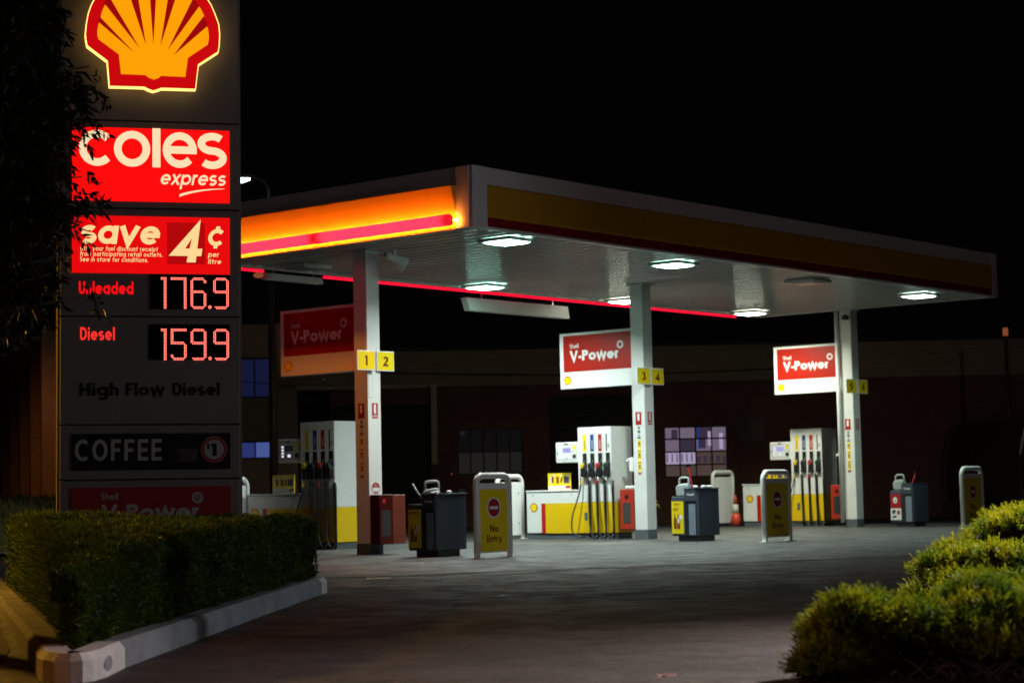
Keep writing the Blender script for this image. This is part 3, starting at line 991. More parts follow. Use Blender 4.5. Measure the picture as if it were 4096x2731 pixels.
emb = MB('lit_shell_rim')
rim = grow(sh_out, 0.010)
n = len(rim)
for i in range(n):
    j = (i + 1) % n
    a, c = rim[i], rim[j]
    emb.face([(a[0], -0.05, a[1]), (c[0], -0.05, c[1]), (c[0], -0.13, c[1]), (a[0], -0.13, a[1])])
emb.plate(rim, -0.13)
emb.use('pylon_paint')
emb.prism(grow(sh_out, -0.06), 'y', -0.06, 0.01)
emo = emb.build('scallop_emblem', pyl)
b = MB('lit_shell_red')
b.plate(sh_out, -0.132)
b.build('emblem_border', emo)
b = MB('lit_shell_yellow')
b.plate(sh_in, -0.1335)
b.build('emblem_face', emo)
rays = [((-0.4213, 5.085), (-0.4500, 5.055), (-0.1264, 4.7825)), ((-0.3408, 5.262), (-0.392, 5.215), (-0.0844, 4.8255)), ((-0.123, 5.415), (-0.205, 5.39), (-0.031, 4.8536)), ((0.062, 5.435), (-0.008, 5.435), (0.0308, 4.8619)),
        ((0.255, 5.388), (0.178, 5.412), (0.0909, 4.8538)), ((0.43, 5.225), (0.375, 5.29), (0.1529, 4.8206)), ((0.5, 5.05), (0.468, 5.138), (0.2018, 4.7744))]
b = MB('lit_shell_ray')
for r_ in rays:
    b.plate(r_, -0.135)
b.build('emblem_rays', emo)
# slim bead down the pylon's street edge
b = MB('pylon_paint')
b.tube([(U0 - 0.012, 0.2, 1.0), (U0 - 0.012, 0.2, 5.7)], 0.008, 6)
b.build('edge_bead', pyl)

# ------------------------------------------------------------------ canopy
can = empty('forecourt_canopy', (CX, CY, 0), YAW, 'large white and yellow forecourt canopy on three square columns over the pumps', 'canopy')
LA, LB, ZB, ZT = 16.40, 5.775, 4.70, 5.59

b = MB('roof_dark')
b.box(0.05, LA - 0.05, 0.05, LB - 0.05, ZB + 0.12, ZT - 0.12)
b.build('roof', can)
# ribbed soffit: ribs run across the canopy
sf = MB('soffit_metal')
pitch = 0.28
ns = int((LA - 0.10) / pitch)
RIB = [(0.0, 0.0), (0.10, 0.0), (0.118, 0.006), (0.140, 0.040), (0.160, 0.055), (0.210, 0.055), (0.230, 0.040), (0.252, 0.006)]
prof = []
for i in range(ns):
    prof += [(0.05 + i * pitch + x, z) for x, z in RIB]
prof.append((0.05 + ns * pitch, 0.0))
V, F = [], []
for x, z in prof:
    V += [(x, 0.05, ZB + 0.012 + z), (x, LB - 0.05, ZB + 0.012 + z)]
for i in range(len(prof) - 1):
    F.append((2 * i, 2 * i + 1, 2 * i + 3, 2 * i + 2))
sf.idx(V, F)
sf.build('soffit', can, smooth=True)
b = MB('white_paint')
b.box(0.0, LA, LB - 0.16, LB - 0.003, ZB - 0.006, ZB + 0.03)
b.box(0.003, 0.12, 0.12, LB - 0.163, ZB - 0.003, ZB + 0.03)
b.box(LA - 0.12, LA - 0.003, 0.12, LB - 0.163, ZB - 0.003, ZB + 0.03)
b.box(0.003, LA - 0.003, 0.003, 0.118, ZB - 0.003, ZB + 0.03)
b.build('soffit_edge', can)

# long fascia over the driveway (looks towards -b): white band, yellow band, red band, white ends
b = MB('fascia_white')
b.box(0.0, 0.32, -0.015, 0.045, ZB, ZT)
b.box(LA - 0.22, LA, -0.015, 0.045, ZB, ZT)
b.box(0.322, LA - 0.222, 0.0, 0.045, ZB + 0.64, ZT)
b.build('fascia_trim', can, bevel=0.006)
for i in range(5):
    x0 = 0.323 + i * (LA - 0.546) / 5
    x1 = 0.323 + (i + 1) * (LA - 0.546) / 5 - 0.004
    b = MB('fascia_yellow')
    b.prism([(0.004, ZB + 0.165), (-0.012, ZB + 0.20), (-0.012, ZB + 0.61), (0.004, ZB + 0.638), (0.04, ZB + 0.638), (0.04, ZB + 0.165)], 'x', x0, x1)
    b.build('fascia_panel', can)
b = MB('fascia_red')
b.prism([(0.010, ZB + 0.002), (0.002, ZB + 0.15), (0.008, ZB + 0.163), (0.04, ZB + 0.163), (0.04, ZB + 0.002)], 'x', 0.323, LA - 0.223)
b.build('fascia_stripe', can)
b = MB('fascia_white')
b.box(0.0, LA, LB - 0.045, LB, ZB + 0.03, ZT)
b.box(LA - 0.045, LA, 0.05, LB - 0.05, ZB + 0.03, ZT)
b.build('rear_fascia', can)

# short fascia with its amber lit yellow slope and red tube (looks towards -a)
b = MB('fascia_white')
b.box(-0.015, 0.045, 0.05, 0.30, ZB, ZT)
b.box(-0.003, 0.045, 0.302, LB - 0.05, ZB + 0.625, ZT)
b.build('fascia_trim', can, bevel=0.005)
b = MB('fascia_yellow')
for t0, t1 in ((0.305, 2.895), (2.90, 4.9), (4.905, LB - 0.05)):
    b.prism([(0.0, ZB + 0.0), (0.0, ZB + 0.19), (-0.105, ZB + 0.615), (-0.02, ZB + 0.622), (0.04, ZB + 0.622), (0.04, ZB)], 'y', t0, t1)
b.build('fascia_slope', can)


def light_bar(t0, t1, x=-0.185, z=ZB + 0.106, r=0.083):
    cov = MB('red_cover')
    n_ = 18
    ring = [(x + r * cos(2 * pi * i / n_), z + r * sin(2 * pi * i / n_)) for i in range(n_)]
    for i in range(n_):
        p0, p1 = ring[i], ring[(i + 1) % n_]
        cov.face([(p0[0], t0, p0[1]), (p0[0], t1, p0[1]), (p1[0], t1, p1[1]), (p1[0], t0, p1[1])])
    for t in (t0, t1):
        cov.face([(q[0], t, q[1]) for q in ring])
    o = cov.build('light_bar', can)
    inn = MB('lit_bar')
    inn.tube([(x, t0 + 0.09, z), (x, t1 - 0.09, z)], 0.020, 8)
    inn.build('lamp_tube', o)
    am = MB('lit_amber')
    am.tube([(-0.068, t0 - 0.03, z + 0.010), (-0.068, t1 - 0.02, z + 0.010)], 0.010, 8)
    am.build('amber_strip', o)
    for t in (t0 + 0.2, t1 - 0.2):
        br = MB('white_paint')
        br.box(x + 0.05, 0.0, t - 0.01, t + 0.01, z - 0.01, z)
        br.build('bracket', o)
    return o


light_bar(0.27, 2.955)
light_bar(2.985, 5.62)

# rear tube seen under the back edge, glowing red
for s0, s1 in ((0.6, 1.50), (2.92, 6.0), (6.03, 9.1), (9.13, 12.3), (12.33, 15.72)):
    b = MB('lit_neon')
    b.tube([(s0, 5.99, ZB - 0.004), (s1, 5.99, ZB - 0.004)], 0.025, 10)
    b.build('neon_tube', can)
for s in (1.0, 4.3, 7.4, 10.6, 14.0):
    b = MB('white_paint')
    b.box(s, s + 0.03, LB, 5.96, ZB + 0.04, ZB + 0.07)
    b.build('tube_bracket', can)


COLS = [(0.846, 2.952), (8.34, 3.156), (16.403, 3.473)]
CW = 0.284
NUMS = ['12', '34', '56']
collab = ['column beside the pump nearest the price pylon', 'middle column', 'farthest column with dome camera']
for i, (s, t) in enumerate(COLS):
    c = MB('white_paint')
    c.box(s, s + CW, t, t + CW, 0.17, ZB + 0.01)
    co = c.build('column', can, bevel=0.008)
    co['label'] = collab[i]
    d = MB('plinth_grey')
    d.box(s - 0.004, s + CW + 0.004, t - 0.004, t + CW + 0.004, 0.0, 0.17)
    d.build('column_base', co, bevel=0.006)
    d = MB('white_paint')
    d.box(s - 0.05, s + CW + 0.05, t - 0.05, t + CW + 0.05, ZB - 0.012, ZB + 0.009)
    d.build('column_head', co)
    # stickers on the face towards -b
    d = MB('sticker_red')
    d.rect(s + 0.085, s + 0.215, 2.10, 2.335, t - 0.0025)
    d.use('sign_white')
    d.rect(s + 0.125, s + 0.172, 2.18, 2.30, t - 0.0035)
    d.disc(s + 0.1485, 2.30, 0.0235, t - 0.0037, n=12)
    text(d, 'FIRE', s + 0.150, 2.152, 0.018, t - 0.004, w_=0.18, align='c', sp=0.15)
    d.rect(s + 0.095, s + 0.205, 2.125, 2.138, t - 0.0035)
    d.build('fire_sticker', co)
    # stickers on the face towards -a (x reversed: built by hand on that plane)
    d = MB('sticker_red')

    def aface(y0, y1, z0, z1, x=s - 0.0025, dd=None):
        dd.face([(x, y1, z0), (x, y0, z0), (x, y0, z1), (x, y1, z1)])
    aface(t + 0.08, t + 0.215, 2.10, 2.335, dd=d)
    d.use('sign_white')
    aface(t + 0.125, t + 0.172, 2.18, 2.31, x=s - 0.0035, dd=d)
    d.build('fire_sticker', co)
    d = MB('letter_grey')
    for k, (z0, z1, hw) in enumerate(((2.02, 2.07, 0.022), (1.95, 2.0, 0.03), (1.89, 1.93, 0.012), (1.845, 1.88, 0.035))):
        aface(t + 0.145 - hw, t + 0.145 + hw, z0, z1, dd=d)
    d.use('plate_yellow')
    aface(t + 0.108, t + 0.184, 1.19, 1.825, dd=d)
    for k in range(6):
        z = 1.79 - k * 0.105
        d.use('sign_white' if k % 2 else 'letter_grey')
        aface(t + 0.125, t + 0.165, z - 0.05, z - 0.005, x=s - 0.0035, dd=d)
        d.use('sticker_red')
        aface(t + 0.115, t + 0.178, z - 0.078, z - 0.062, x=s - 0.0037, dd=d)
    aface(t + 0.112, t + 0.18, 1.195, 1.235, x=s - 0.0035, dd=d)
    d.build('notice_strip', co)
# extra marks on the first column
s, t = COLS[0]
b = MB('letter_grey')
b.rect(s + 0.02, s + 0.105, 2.42, 2.78, t - 0.002)
b.use('white_paint').rect(s + 0.024, s + 0.101, 2.425, 2.775, t - 0.003)
b.build('framed_notice', can)
b = MB('sign_white')
b.rect(s + 0.045, s + 0.235, 0.925, 1.125, t - 0.002)
b.use('sticker_red').disc(s + 0.14, 1.025, 0.090, t - 0.003, n=30)
b.use('sign_white').rect(s + 0.063, s + 0.217, 0.985, 1.03, t - 0.004)
b.rect(s + 0.08, s + 0.20, 0.965, 0.98, t - 0.0042)
text(b, 'DRY', s + 0.14, 1.072, 0.020, t - 0.004, w_=0.2, align='c')
text(b, 'CHEMICAL', s + 0.14, 1.045, 0.014, t - 0.004, w_=0.2, align='c')
b.build('round_sticker', can)
# dome camera on the far column
s, t = COLS[2]
b = MB('black_rubber')
b.lathe([(0.0, -0.03), (0.07, -0.03), (0.08, 0.0), (0.07, 0.04), (0.04, 0.07), (0, 0.08)], (s - 0.06, t + 0.1, 4.52), 14)
b.use('steel').lathe([(0.02, -0.008), (0.024, 0.0), (0.0, 0.012)], (s - 0.13, t + 0.07, 4.53), 8)
b.build('dome_camera', can, smooth=True)
# pipe run down the far column
b = MB('white_paint')
b.tube([(s - 0.03, t + 0.33, 0.1), (s - 0.03, t + 0.33, 4.68)], 0.05, 10)
b.build('downpipe', can, smooth=True)

# canopy ceiling lamps
LAMPS = [(1.487, 0.62, 'lit_canopy', 'brightest ceiling lamp under the canopy corner nearest the camera'),
         (6.016, 0.78, 'lit_canopy', 'bright ceiling lamp at the driveway edge in front of the middle column'),
         (10.334, 0.80, 'lens_off', 'dark unlit ceiling lamp between the middle and far columns'),
         (14.444, 0.75, 'lit_canopy_weak', 'greenish weaker ceiling lamp near the far right canopy end'),
         (1.503, 4.99, 'lens_off', 'dark unlit ceiling lamp at the rear beside the pump one column'),
         (6.212, 5.15, 'lit_canopy', 'lit rear ceiling lamp just right of the first column'),
         (10.507, 5.15, 'lit_canopy_far', 'lit rear ceiling lamp partly hidden by the middle column'),
         (14.948, 5.10, 'lit_canopy_far', 'lit rear ceiling lamp at the end of the red neon line')]
for s, t, lm, lab in LAMPS:
    r = empty('ceiling_lamp', site(s, t, ZB), YAW, lab, 'ceiling lamp', 'lamps under the canopy')
    b = MB('white_gloss')
    q = 0.315
    b.box(-q, q, -q, -q + 0.05, -0.05, 0.006)
    b.box(-q, q, q - 0.05, q, -0.05, 0.006)
    b.box(-q, -q + 0.05, -q + 0.052, q - 0.052, -0.05, 0.006)
    b.box(q - 0.05, q, -q + 0.052, q - 0.052, -0.05, 0.006)
    b.build('frame', r, bevel=0.006)
    b = MB(lm)
    k = q - 0.055
    vs_ = [(-k, -k, -0.04), (k, -k, -0.04), (k, k, -0.04), (-k, k, -0.04), (-k * 0.8, -k * 0.8, -0.066), (k * 0.8, -k * 0.8, -0.066), (k * 0.8, k * 0.8, -0.066), (-k * 0.8, k * 0.8, -0.066)]
    b.idx(vs_, [(4, 7, 6, 5), (0, 4, 5, 1), (1, 5, 6, 2), (2, 6, 7, 3), (3, 7, 4, 0)])
    b.build('lens', r)
    pw = (0.72 if s < 2 else (1.2 if t > 3 and s < 8 else 1.0)) * {'lit_canopy': 1.0, 'lit_canopy_far': 0.8, 'lit_canopy_weak': 0.35}.get(lm, 0)
    if pw:
        ld = bpy.data.lights.new('ceiling_lamp_beam', 'AREA')
        ld.shape = 'SQUARE'
        ld.size = 0.5
        ld.energy = P_CANOPY * pw
        ld.color = {'lit_canopy': (0.86, 1.0, 0.95), 'lit_canopy_far': (0.95, 1.0, 0.80), 'lit_canopy_weak': (0.76, 1.0, 0.88)}[lm]
        ld.spread = radians(146)
        lo = bpy.data.objects.new('ceiling_lamp_beam', ld)
        col.objects.link(lo)
        lo.parent = r
        lo.location = (0, 0, -0.075)

# hanging white sign boxes under the rear edge
for s0, s1, z0, z1, t, nm, lab in ((6.70, 9.78, 4.34, 4.58, 6.02, 'hanging_sign_box', 'white sheet metal box hanging below the red neon line'),
                                   (1.55, 2.90, 4.575, 4.675, 5.99, 'hanging_sign_box', 'thin grey box under the rear canopy edge left of the first column')):
    r = empty(nm, site((s0 + s1) / 2, t, z0), YAW, lab, 'sign box')
    hl = (s1 - s0) / 2
    hh = z1 - z0
    b = MB('white_paint')
    b.prism([(-hl, hh), (-hl + 0.10 * hh / 0.24, 0.0), (hl + 0.02, 0.0), (hl - 0.03, hh)], 'y', 0.0, 0.16)
    b.build('casing', r, bevel=0.006)
    b = MB('white_gloss')
    b.box(-hl + 0.1, hl - 0.05, -0.004, 0.0, hh - 0.016, hh - 0.004)
    b.build('lip', r)
    b = MB('steel')
    for x in (-hl * 0.7, hl * 0.7):
        b.box(x, x + 0.03, 0.05, 0.08, hh - 0.002, hh + 0.14)
    b.build('hanger', r)
r = empty('marker_lamp', site(1.40, 6.0, 4.62), YAW, 'small glowing orange lamp at the end of the grey box under the rear edge', 'lamp')
b = MB('lit_far_orange')
b.lathe([(0.0, -0.05), (0.07, -0.03), (0.09, 0.0), (0.07, 0.035), (0, 0.05)], n=12)
b.build('lens', r, smooth=True)
b = MB('white_paint')
b.lathe([(0.03, 0.05), (0.03, 0.12)], n=8)
b.build('stem', r)

# horn loudspeaker under the canopy edge
r = empty('horn_loudspeaker', site(1.05, 2.52, ZB), YAW - 0.35, 'white horn loudspeaker hanging under the soffit beside the first column', 'loudspeaker')
b = MB('white_gloss')
b.box(-0.02, 0.02, -0.015, 0.015, -0.13, 0.0)
b.build('bracket', r)
b = MB('white_gloss')
hp = [(-0.17, 0, -0.03), (-0.12, 0, -0.045), (-0.08, 0, -0.06), (-0.07, 0, -0.062), (0.02, 0, -0.10), (0.10, 0, -0.145), (0.145, 0, -0.17), (0.155, 0, -0.175)]
b.tube([(x, y, z - 0.06) for x, y, z in hp], [0.055, 0.058, 0.058, 0.046, 0.075, 0.105, 0.125, 0.128], 18)
b.build('horn', r, smooth=True)
b = MB('black_rubber')
b.tube([(-0.176, 0, -0.088), (-0.168, 0, -0.091)], 0.036, 14)
b.build('driver', r)

# ------------------------------------------------------------------ fuel signs on the columns
def promo_sign(i):
    s, t = COLS[i]
    lab = ['fuel brand sign in orange light on the column by the price pylon', 'brightly lit white and red fuel sign on the middle column', 'dimmer smaller looking fuel sign on the farthest column'][i]
    zo = [0, 0, 0.10][i]
    r = empty('fuel_sign', site(s + 0.10, t + CW - 0.01, 2.85 + zo), YAW - pi / 2, lab, 'fuel sign', 'fuel signs on the columns')
    x0, x1 = -1.78, -0.01
    b = MB('sign_white')
    b.box(x0, x1, 0.0, 0.10, 0.0, 1.06)
    b.build('board', r, bevel=0.01)
    b = MB('sign_red')
    b.rect(x0 + 0.09, x1 - 0.01, 0.32, 1.01, -0.002)
    b.build('red_panel', r)
    b = MB('sign_white')
    text(b, 'Shell', -1.53, 0.765, 0.085, -0.004, w_=0.16, X=0.70, sp=0.10, width=0.215)
    b.build('lettering', r)
    b = MB('sign_white')
    text(b, 'V-Power', -1.53, 0.525, 0.195, -0.004, w_=0.22, X=0.72, sp=0.05, width=1.16)
    b.build('lettering', r)
    b = MB('sign_white')
    b.disc(-0.33, 0.775, 0.075, -0.004)
    b.use('sign_red').disc(-0.33, 0.775, 0.034, -0.005)
    for k in range(12):
        a = 2 * pi * k / 12
        b.plate([(-0.33 + 0.03 * cos(a - 0.25), 0.775 + 0.03 * sin(a - 0.25)), (-0.33 + 0.055 * cos(a), 0.775 + 0.055 * sin(a)), (-0.33 + 0.03 * cos(a + 0.25), 0.775 + 0.03 * sin(a + 0.25))], -0.0055)
    b.build('burst_mark', r)
    b = MB('pump_red')
    small_shell(b, -1.60, 0.150, 0.082, -0.002)
    b.build('emblem', r)
    b = MB('steel')
    b.box(-0.012, 0.03, 0.03, 0.07, 0.2, 0.3)
    b.box(-0.012, 0.03, 0.03, 0.07, 0.7, 0.8)
    b.build('clamp', r)


for i in range(3):
    promo_sign(i)

for i, (s, t) in enumerate(COLS):
    for k in (0, 1):
        sc_ = s + (-0.075 if k == 0 else 0.355)
        if i == 2:
            sc_ += -0.06 if k == 0 else 0.0
        ch = NUMS[i][k]
        hw = 0.178 if k == 0 else 0.172
        r = empty('number_plate', site(sc_, t - 0.035, 2.835 + (0.045 if i == 2 else 0)), YAW - (0.12 if k == 0 else 0.10), 'yellow pump number plate %s on the %s column' % (ch, ('first', 'middle', 'farthest')[i]), 'number plate', 'pump number plates')
        b = MB('sign_white')
        b.box(-hw, hw, -0.02, 0.02, 0.0, 0.31)
        b.build('backing', r, bevel=0.005)
        b = MB('plate_yellow')
        b.rect(-hw + 0.014, hw - 0.012, 0.016, 0.294, -0.022)
        b.build('face', r)
        b = MB('brown_red')
        text(b, ch, 0.0, 0.075, 0.155, -0.023, w_=0.20, X=0.7, width=text_width(ch, 0.20, 0.7, 0.1) * 0.185, align='c')
        b.build('numeral', r)
        b = MB('dark_grey')
        xx = hw - 0.05 if k == 0 else -hw + 0.05
        b.box(xx - 0.03, xx + 0.03, 0.021, 0.034, 0.06, 0.25)
        b.build('bracket', r)

# ------------------------------------------------------------------ fuel pumps
def hose_path(pts, n_=8):
    out = []
    P = [Vector(p) for p in pts]
    for i in range(len(P) - 1):
        p0 = P[max(0, i - 1)]
        p1, p2 = P[i], P[i + 1]
        p3 = P[min(len(P) - 1, i + 2)]
        for k in range(n_):
            u = k / n_
            out.append(0.5 * ((2 * p1) + (-p0 + p2) * u + (2 * p0 - 5 * p1 + 4 * p2 - p3) * u * u + (-p0 + 3 * p1 - 3 * p2 + p3) * u ** 3))
    out.append(P[-1])
    return out


PG = 'fuel pumps under the canopy'
pump = empty('fuel_pump', site(8.291, 3.918), YAW - pi / 2, 'brightly lit white and yellow fuel pump behind the middle column', 'fuel pump', PG)
D = 0.64
b = MB('white_gloss')
b.box(-0.785, 0.0, 0.0, D, 0.695, 2.10)
b.use('letter_grey')
for x in (-0.59, -0.395, -0.20):
    b.box(x - 0.002, x + 0.002, -0.0015, 0.002, 0.70, 2.05)
pb = b.build('tower', pump, bevel=0.018)
b = MB('pump_yellow')
b.box(-0.785, 0.0, 0.001, D - 0.001, 0.115, 0.692)
b.build('lower_panel', pump, bevel=0.01)
b = MB('plinth_grey')
b.box(-2.07, -0.02, 0.03, D - 0.03, 0.0, 0.113)
b.build('plinth', pump)
b = MB('white_gloss')
b.box(-2.085, -0.788, 0.01, 0.56, 0.115, 0.90)
b.build('cabinet', pump, bevel=0.012)
b = MB('white_gloss')
b.box(-2.095, -0.788, -0.006, 0.575, 0.902, 0.932)
b.build('cabinet_lid', pump, bevel=0.01)
b = MB('pump_yellow')
b.rect(-1.615, -0.788, 0.118, 0.685, 0.007)
b.use('pump_red').rect(-1.715, -1.615, 0.118, 0.685, 0.007)
small_shell(b, -1.90, 0.60, 0.082, 0.007)
b.use('letter_grey')
b.disc(-1.92, 0.84, 0.014, 0.006, n=10)
b.disc(-0.98, 0.84, 0.014, 0.006, n=10)
b.build('livery', pump)
b = MB('letter_grey')
b.box(-0.665, -0.59, -0.004, 0.0, 0.36, 0.50)
b.build('hatch', pump)
# coloured fuel strips and nozzle boots
bays = [(-0.628, 'plate_yellow', 'yellow_plastic', 'brown_red'), (-0.448, 'blue_paint', 'navy_plastic', 'sign_white'), (-0.262, 'sign_red', 'red_plastic', 'sign_white'), (-0.080, 'sign_white', 'green_plastic', 'letter_black')]
for j, (x, fm, nm, lm) in enumerate(bays):
    b = MB(fm)
    b.rect(x - 0.041, x + 0.041, 1.640, 1.960, -0.002)
    if j == 3:
        b.use('letter_black').rect(x - 0.041, x - 0.013, 1.640, 1.960, -0.003)
        b.rect(x - 0.041, x + 0.041, 1.952, 1.960, -0.0032)
        b.use('letter_grey').rect(x + 0.006, x + 0.030, 1.70, 1.78, -0.003)
    else:
        b.use(lm)
        for k in range(7):
            b.rect(x - 0.006, x + 0.012, 1.69 + k * 0.024, 1.706 + k * 0.024, -0.003)
    b.build('fuel_strip', pump)
    b = MB('black_slot')
    b.rect(x - 0.048, x + 0.048, 1.165, 1.610, -0.0025)
    b.build('nozzle_slot', pump)
    # nozzle: spout up in the slot, coloured grip, black boot
    b = MB('black_rubber')
    b.prism([(x - 0.058, 1.16), (x + 0.050, 1.16), (x + 0.056, 1.32), (x + 0.030, 1.39), (x - 0.045, 1.37)], 'y', -0.085, -0.012)
    no = b.build('nozzle', pump, bevel=0.012)
    b = MB('steel')
    b.tube(hose_path([(x + 0.005, -0.055, 1.37), (x + 0.022, -0.05, 1.42), (x + 0.042, -0.035, 1.475)]), 0.011, 8)
    b.build('spout', no, smooth=True)
    b = MB(nm)
    b.prism([(x - 0.06, 1.335), (x + 0.02, 1.325), (x + 0.026, 1.385), (x - 0.005, 1.435), (x - 0.045, 1.40)], 'y', -0.096, -0.02)
    b.build('grip', no, bevel=0.01)
    b = MB('sign_white' if j != 3 else 'yellow_plastic')
    b.tube([(x - 0.068, -0.06, 1.335), (x - 0.052, -0.06, 1.375)], 0.016, 8)
    b.build('trigger', no)
    b = MB('steel')
    b.tube([(x - 0.062, -0.05, 1.165), (x - 0.066, -0.05, 1.115)], 0.014, 8)
    b.build('swivel', no, smooth=True)
    # hose
    x2 = [x - 0.055, x - 0.052, x - 0.062, x - 0.062][j]
    b = MB('black_rubber')
    if j == 0:
        pth = [(x - 0.064, -0.05, 1.12), (x - 0.075, -0.06, 0.95), (x - 0.14, -0.10, 0.70), (x - 0.23, -0.13, 0.42), (x - 0.22, -0.15, 0.16), (x - 0.06, -0.14, 0.055), (x + 0.10, -0.10, 0.07), (x + 0.155, -0.06, 0.16)]
    else:
        pth = [(x - 0.064, -0.05, 1.12), (x - 0.058, -0.06, 0.90), (x - 0.045, -0.08, 0.55), (x + 0.0, -0.12, 0.25), (x + 0.06, -0.14, 0.09), (x + 0.115, -0.12, 0.04), (x + 0.14, -0.06, 0.10)]
    b.tube(hose_path(pth), 0.0135, 8)
    b.build('hose', pump, smooth=True)
    # straight delivery hose to the left of the next bay
    xd = x + 0.118
    b = MB('black_rubber')
    b.tube([(xd, -0.03, 1.09), (xd + 0.004, -0.035, 0.95), (xd + 0.012, -0.04, 0.5), (xd + 0.016, -0.045, 0.03)], [0.030, 0.026, 0.022, 0.020], 10)
    b.build('hose_guide', pump, smooth=True)
    b = MB('yellow_plastic' if j == 0 else ('red_plastic' if j == 2 else 'black_rubber'))
    b.tube([(x - 0.066, -0.05, 1.115), (x - 0.065, -0.05, 1.03)], 0.020, 8)
    b.build('hose_collar', pump)
# display head
dsp = MB('white_gloss')
dsp.box(-1.345, -0.790, 0.02, 0.20, 1.445, 1.835)
dso = dsp.build('display_unit', pump, bevel=0.02)
b = MB('letter_grey')
b.rect(-1.29, -0.845, 1.50, 1.78, 0.018)
b.use('white_gloss').rect(-1.284, -0.851, 1.506, 1.774, 0.017)
b.use('letter_grey')
b.rect(-1.14, -1.04, 1.785, 1.812, 0.018)
b.disc(-1.292, 1.628, 0.016, 0.016, n=10)
b.use('letter_black').rect(-0.935, -0.855, 1.525, 1.60, 0.016)
b.use('plate_yellow').rect(-0.935, -0.860, 1.69, 1.765, 0.016)
b.use('letter_grey').rect(-0.965, -0.885, 1.645, 1.655, 0.016)
b.rect(-1.11, -1.04, 1.518, 1.528, 0.016)
b.build('display_face', dso)
b = MB('lit_screen')
b.rect(-1.165, -0.975, 1.635, 1.730, 0.015)
scr = b.build('screen', dso)
b = MB('lit_key')
for k in range(4):
    b.rect(-1.25, -1.20, 1.535 + k * 0.052, 1.565 + k * 0.052, 0.015)
b.rect(-1.105, -1.04, 1.535, 1.58, 0.015)
b.build('keys', dso)
b = MB('steel')
b.box(-0.80, -0.78, 0.05, 0.17, 1.5, 1.78)
b.build('arm', dso)

p1 = copy_tree(pump)
p1.location = site(2.842, 5.715)
p1.scale = (1.06, 1, 1.045)
p1['label'] = 'fuel pump in orange shade at left, half hidden by the hedge'
p3 = copy_tree(pump)
p3.location = site(17.33, 4.86)
p3.scale = (1.03, 1, 1.045)
p3['label'] = 'farthest fuel pump in dim light at right, behind the far column'
for ch in p1.children_recursive:
    if ch.name.startswith('screen'):
        ch.material_slots[0].link = 'OBJECT'
        ch.material_slots[0].material = MATS['letter_grey']

# promotion cards on the low cabinets
card = empty('promotion_card', site(8.291 + 0.25, 3.918 + 1.45, 0.932), YAW - pi / 2, 'yellow snack promotion card on the cabinet of the middle pump', 'promotion card', 'promotion cards on the pumps')
b = MB('poster_yellow')
b.box(-0.28, 0.28, -0.006, 0.006, 0.0, 0.325)
b.build('card', card)
b = MB('sign_white')
b.rect(-0.275, 0.275, 0.012, 0.085, -0.008)
b.build('price_band', card)
b = MB('poster_brown')
b.rect(-0.19, -0.14, 0.14, 0.26, -0.008)
b.rect(-0.07, -0.01, 0.13, 0.25, -0.008)
b.use('sign_white').rect(-0.225, -0.195, 0.13, 0.27, -0.008)
b.use('poster_purple').rect(0.11, 0.24, 0.13, 0.25, -0.008)
b.use('sticker_red').rect(0.15, 0.27, 0.035, 0.08, -0.010)
b.use('poster_brown').plate([(0.02, 0.16), (0.06, 0.14), (0.085, 0.23), (0.05, 0.25)], -0.008)
for x in (-0.12, 0.05, 0.22):
    b.use('sign_white').disc(x, 0.275, 0.026, -0.010, n=14)
b.build('artwork', card)
b = MB('steel')
b.box(-0.2, 0.2, 0.006, 0.10, 0.0, 0.006)
b.build('foot', card)
c1 = copy_tree(card)
c1.location = site(2.842 + 0.25, 5.715 + 1.53, 0.975)
c1['label'] = 'promotion card in orange shade on the left pump cabinet'
c3 = copy_tree(card)
c3.location = site(17.33 + 0.25, 4.86 + 1.45, 0.975)
c3['label'] = 'promotion card on the farthest pump half hidden by a no entry frame'

# fire extinguisher cabinets
FG = 'red fire extinguisher cabinets on the columns'


def fire_box(loc, rz, lab):
    r = empty('fire_cabinet', loc, rz, lab, 'fire cabinet', FG)
    b = MB('fire_red')
    b.box(-0.165, 0.165, 0.0, 0.22, 0.0, 0.75)
    b.build('casing', r, bevel=0.012)
    b = MB('fire_red')
    b.box(-0.155, 0.155, -0.018, -0.002, 0.015, 0.735)
    d = b.build('door', r, bevel=0.006)
    b = MB('glass_grey')
    b.rect(-0.085, 0.085, 0.12, 0.50, -0.021)
    b.build('window', d)
    b = MB('fire_dark')
    b.disc(0.0, 0.61, 0.045, -0.021, n=16)
    b.build('badge', d)
    b = MB('steel')
    b.box(-0.14, -0.125, -0.028, -0.018, 0.36, 0.40)
    b.build('latch', d)
    return r


fire_box(site(8.36, 3.625, 0.17), YAW - pi / 2, 'red fire extinguisher cabinet between the middle column and its pump')
fire_box(site(16.43, 3.96, 0.17), YAW - pi / 2, 'dim red fire extinguisher cabinet beside the farthest column')
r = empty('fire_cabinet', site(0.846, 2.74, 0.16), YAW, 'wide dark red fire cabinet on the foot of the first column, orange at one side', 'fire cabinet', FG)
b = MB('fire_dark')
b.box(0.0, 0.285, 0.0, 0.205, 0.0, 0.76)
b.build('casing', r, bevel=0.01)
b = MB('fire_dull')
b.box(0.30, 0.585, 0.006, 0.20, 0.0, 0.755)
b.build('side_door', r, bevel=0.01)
b = MB('glass_grey')
b.rect(0.04, 0.24, 0.12, 0.52, -0.002)
b.build('window', r)
b = MB('fire_red')
b.disc(0.10, 0.66, 0.035, -0.002, n=14)
b.build('badge', r)

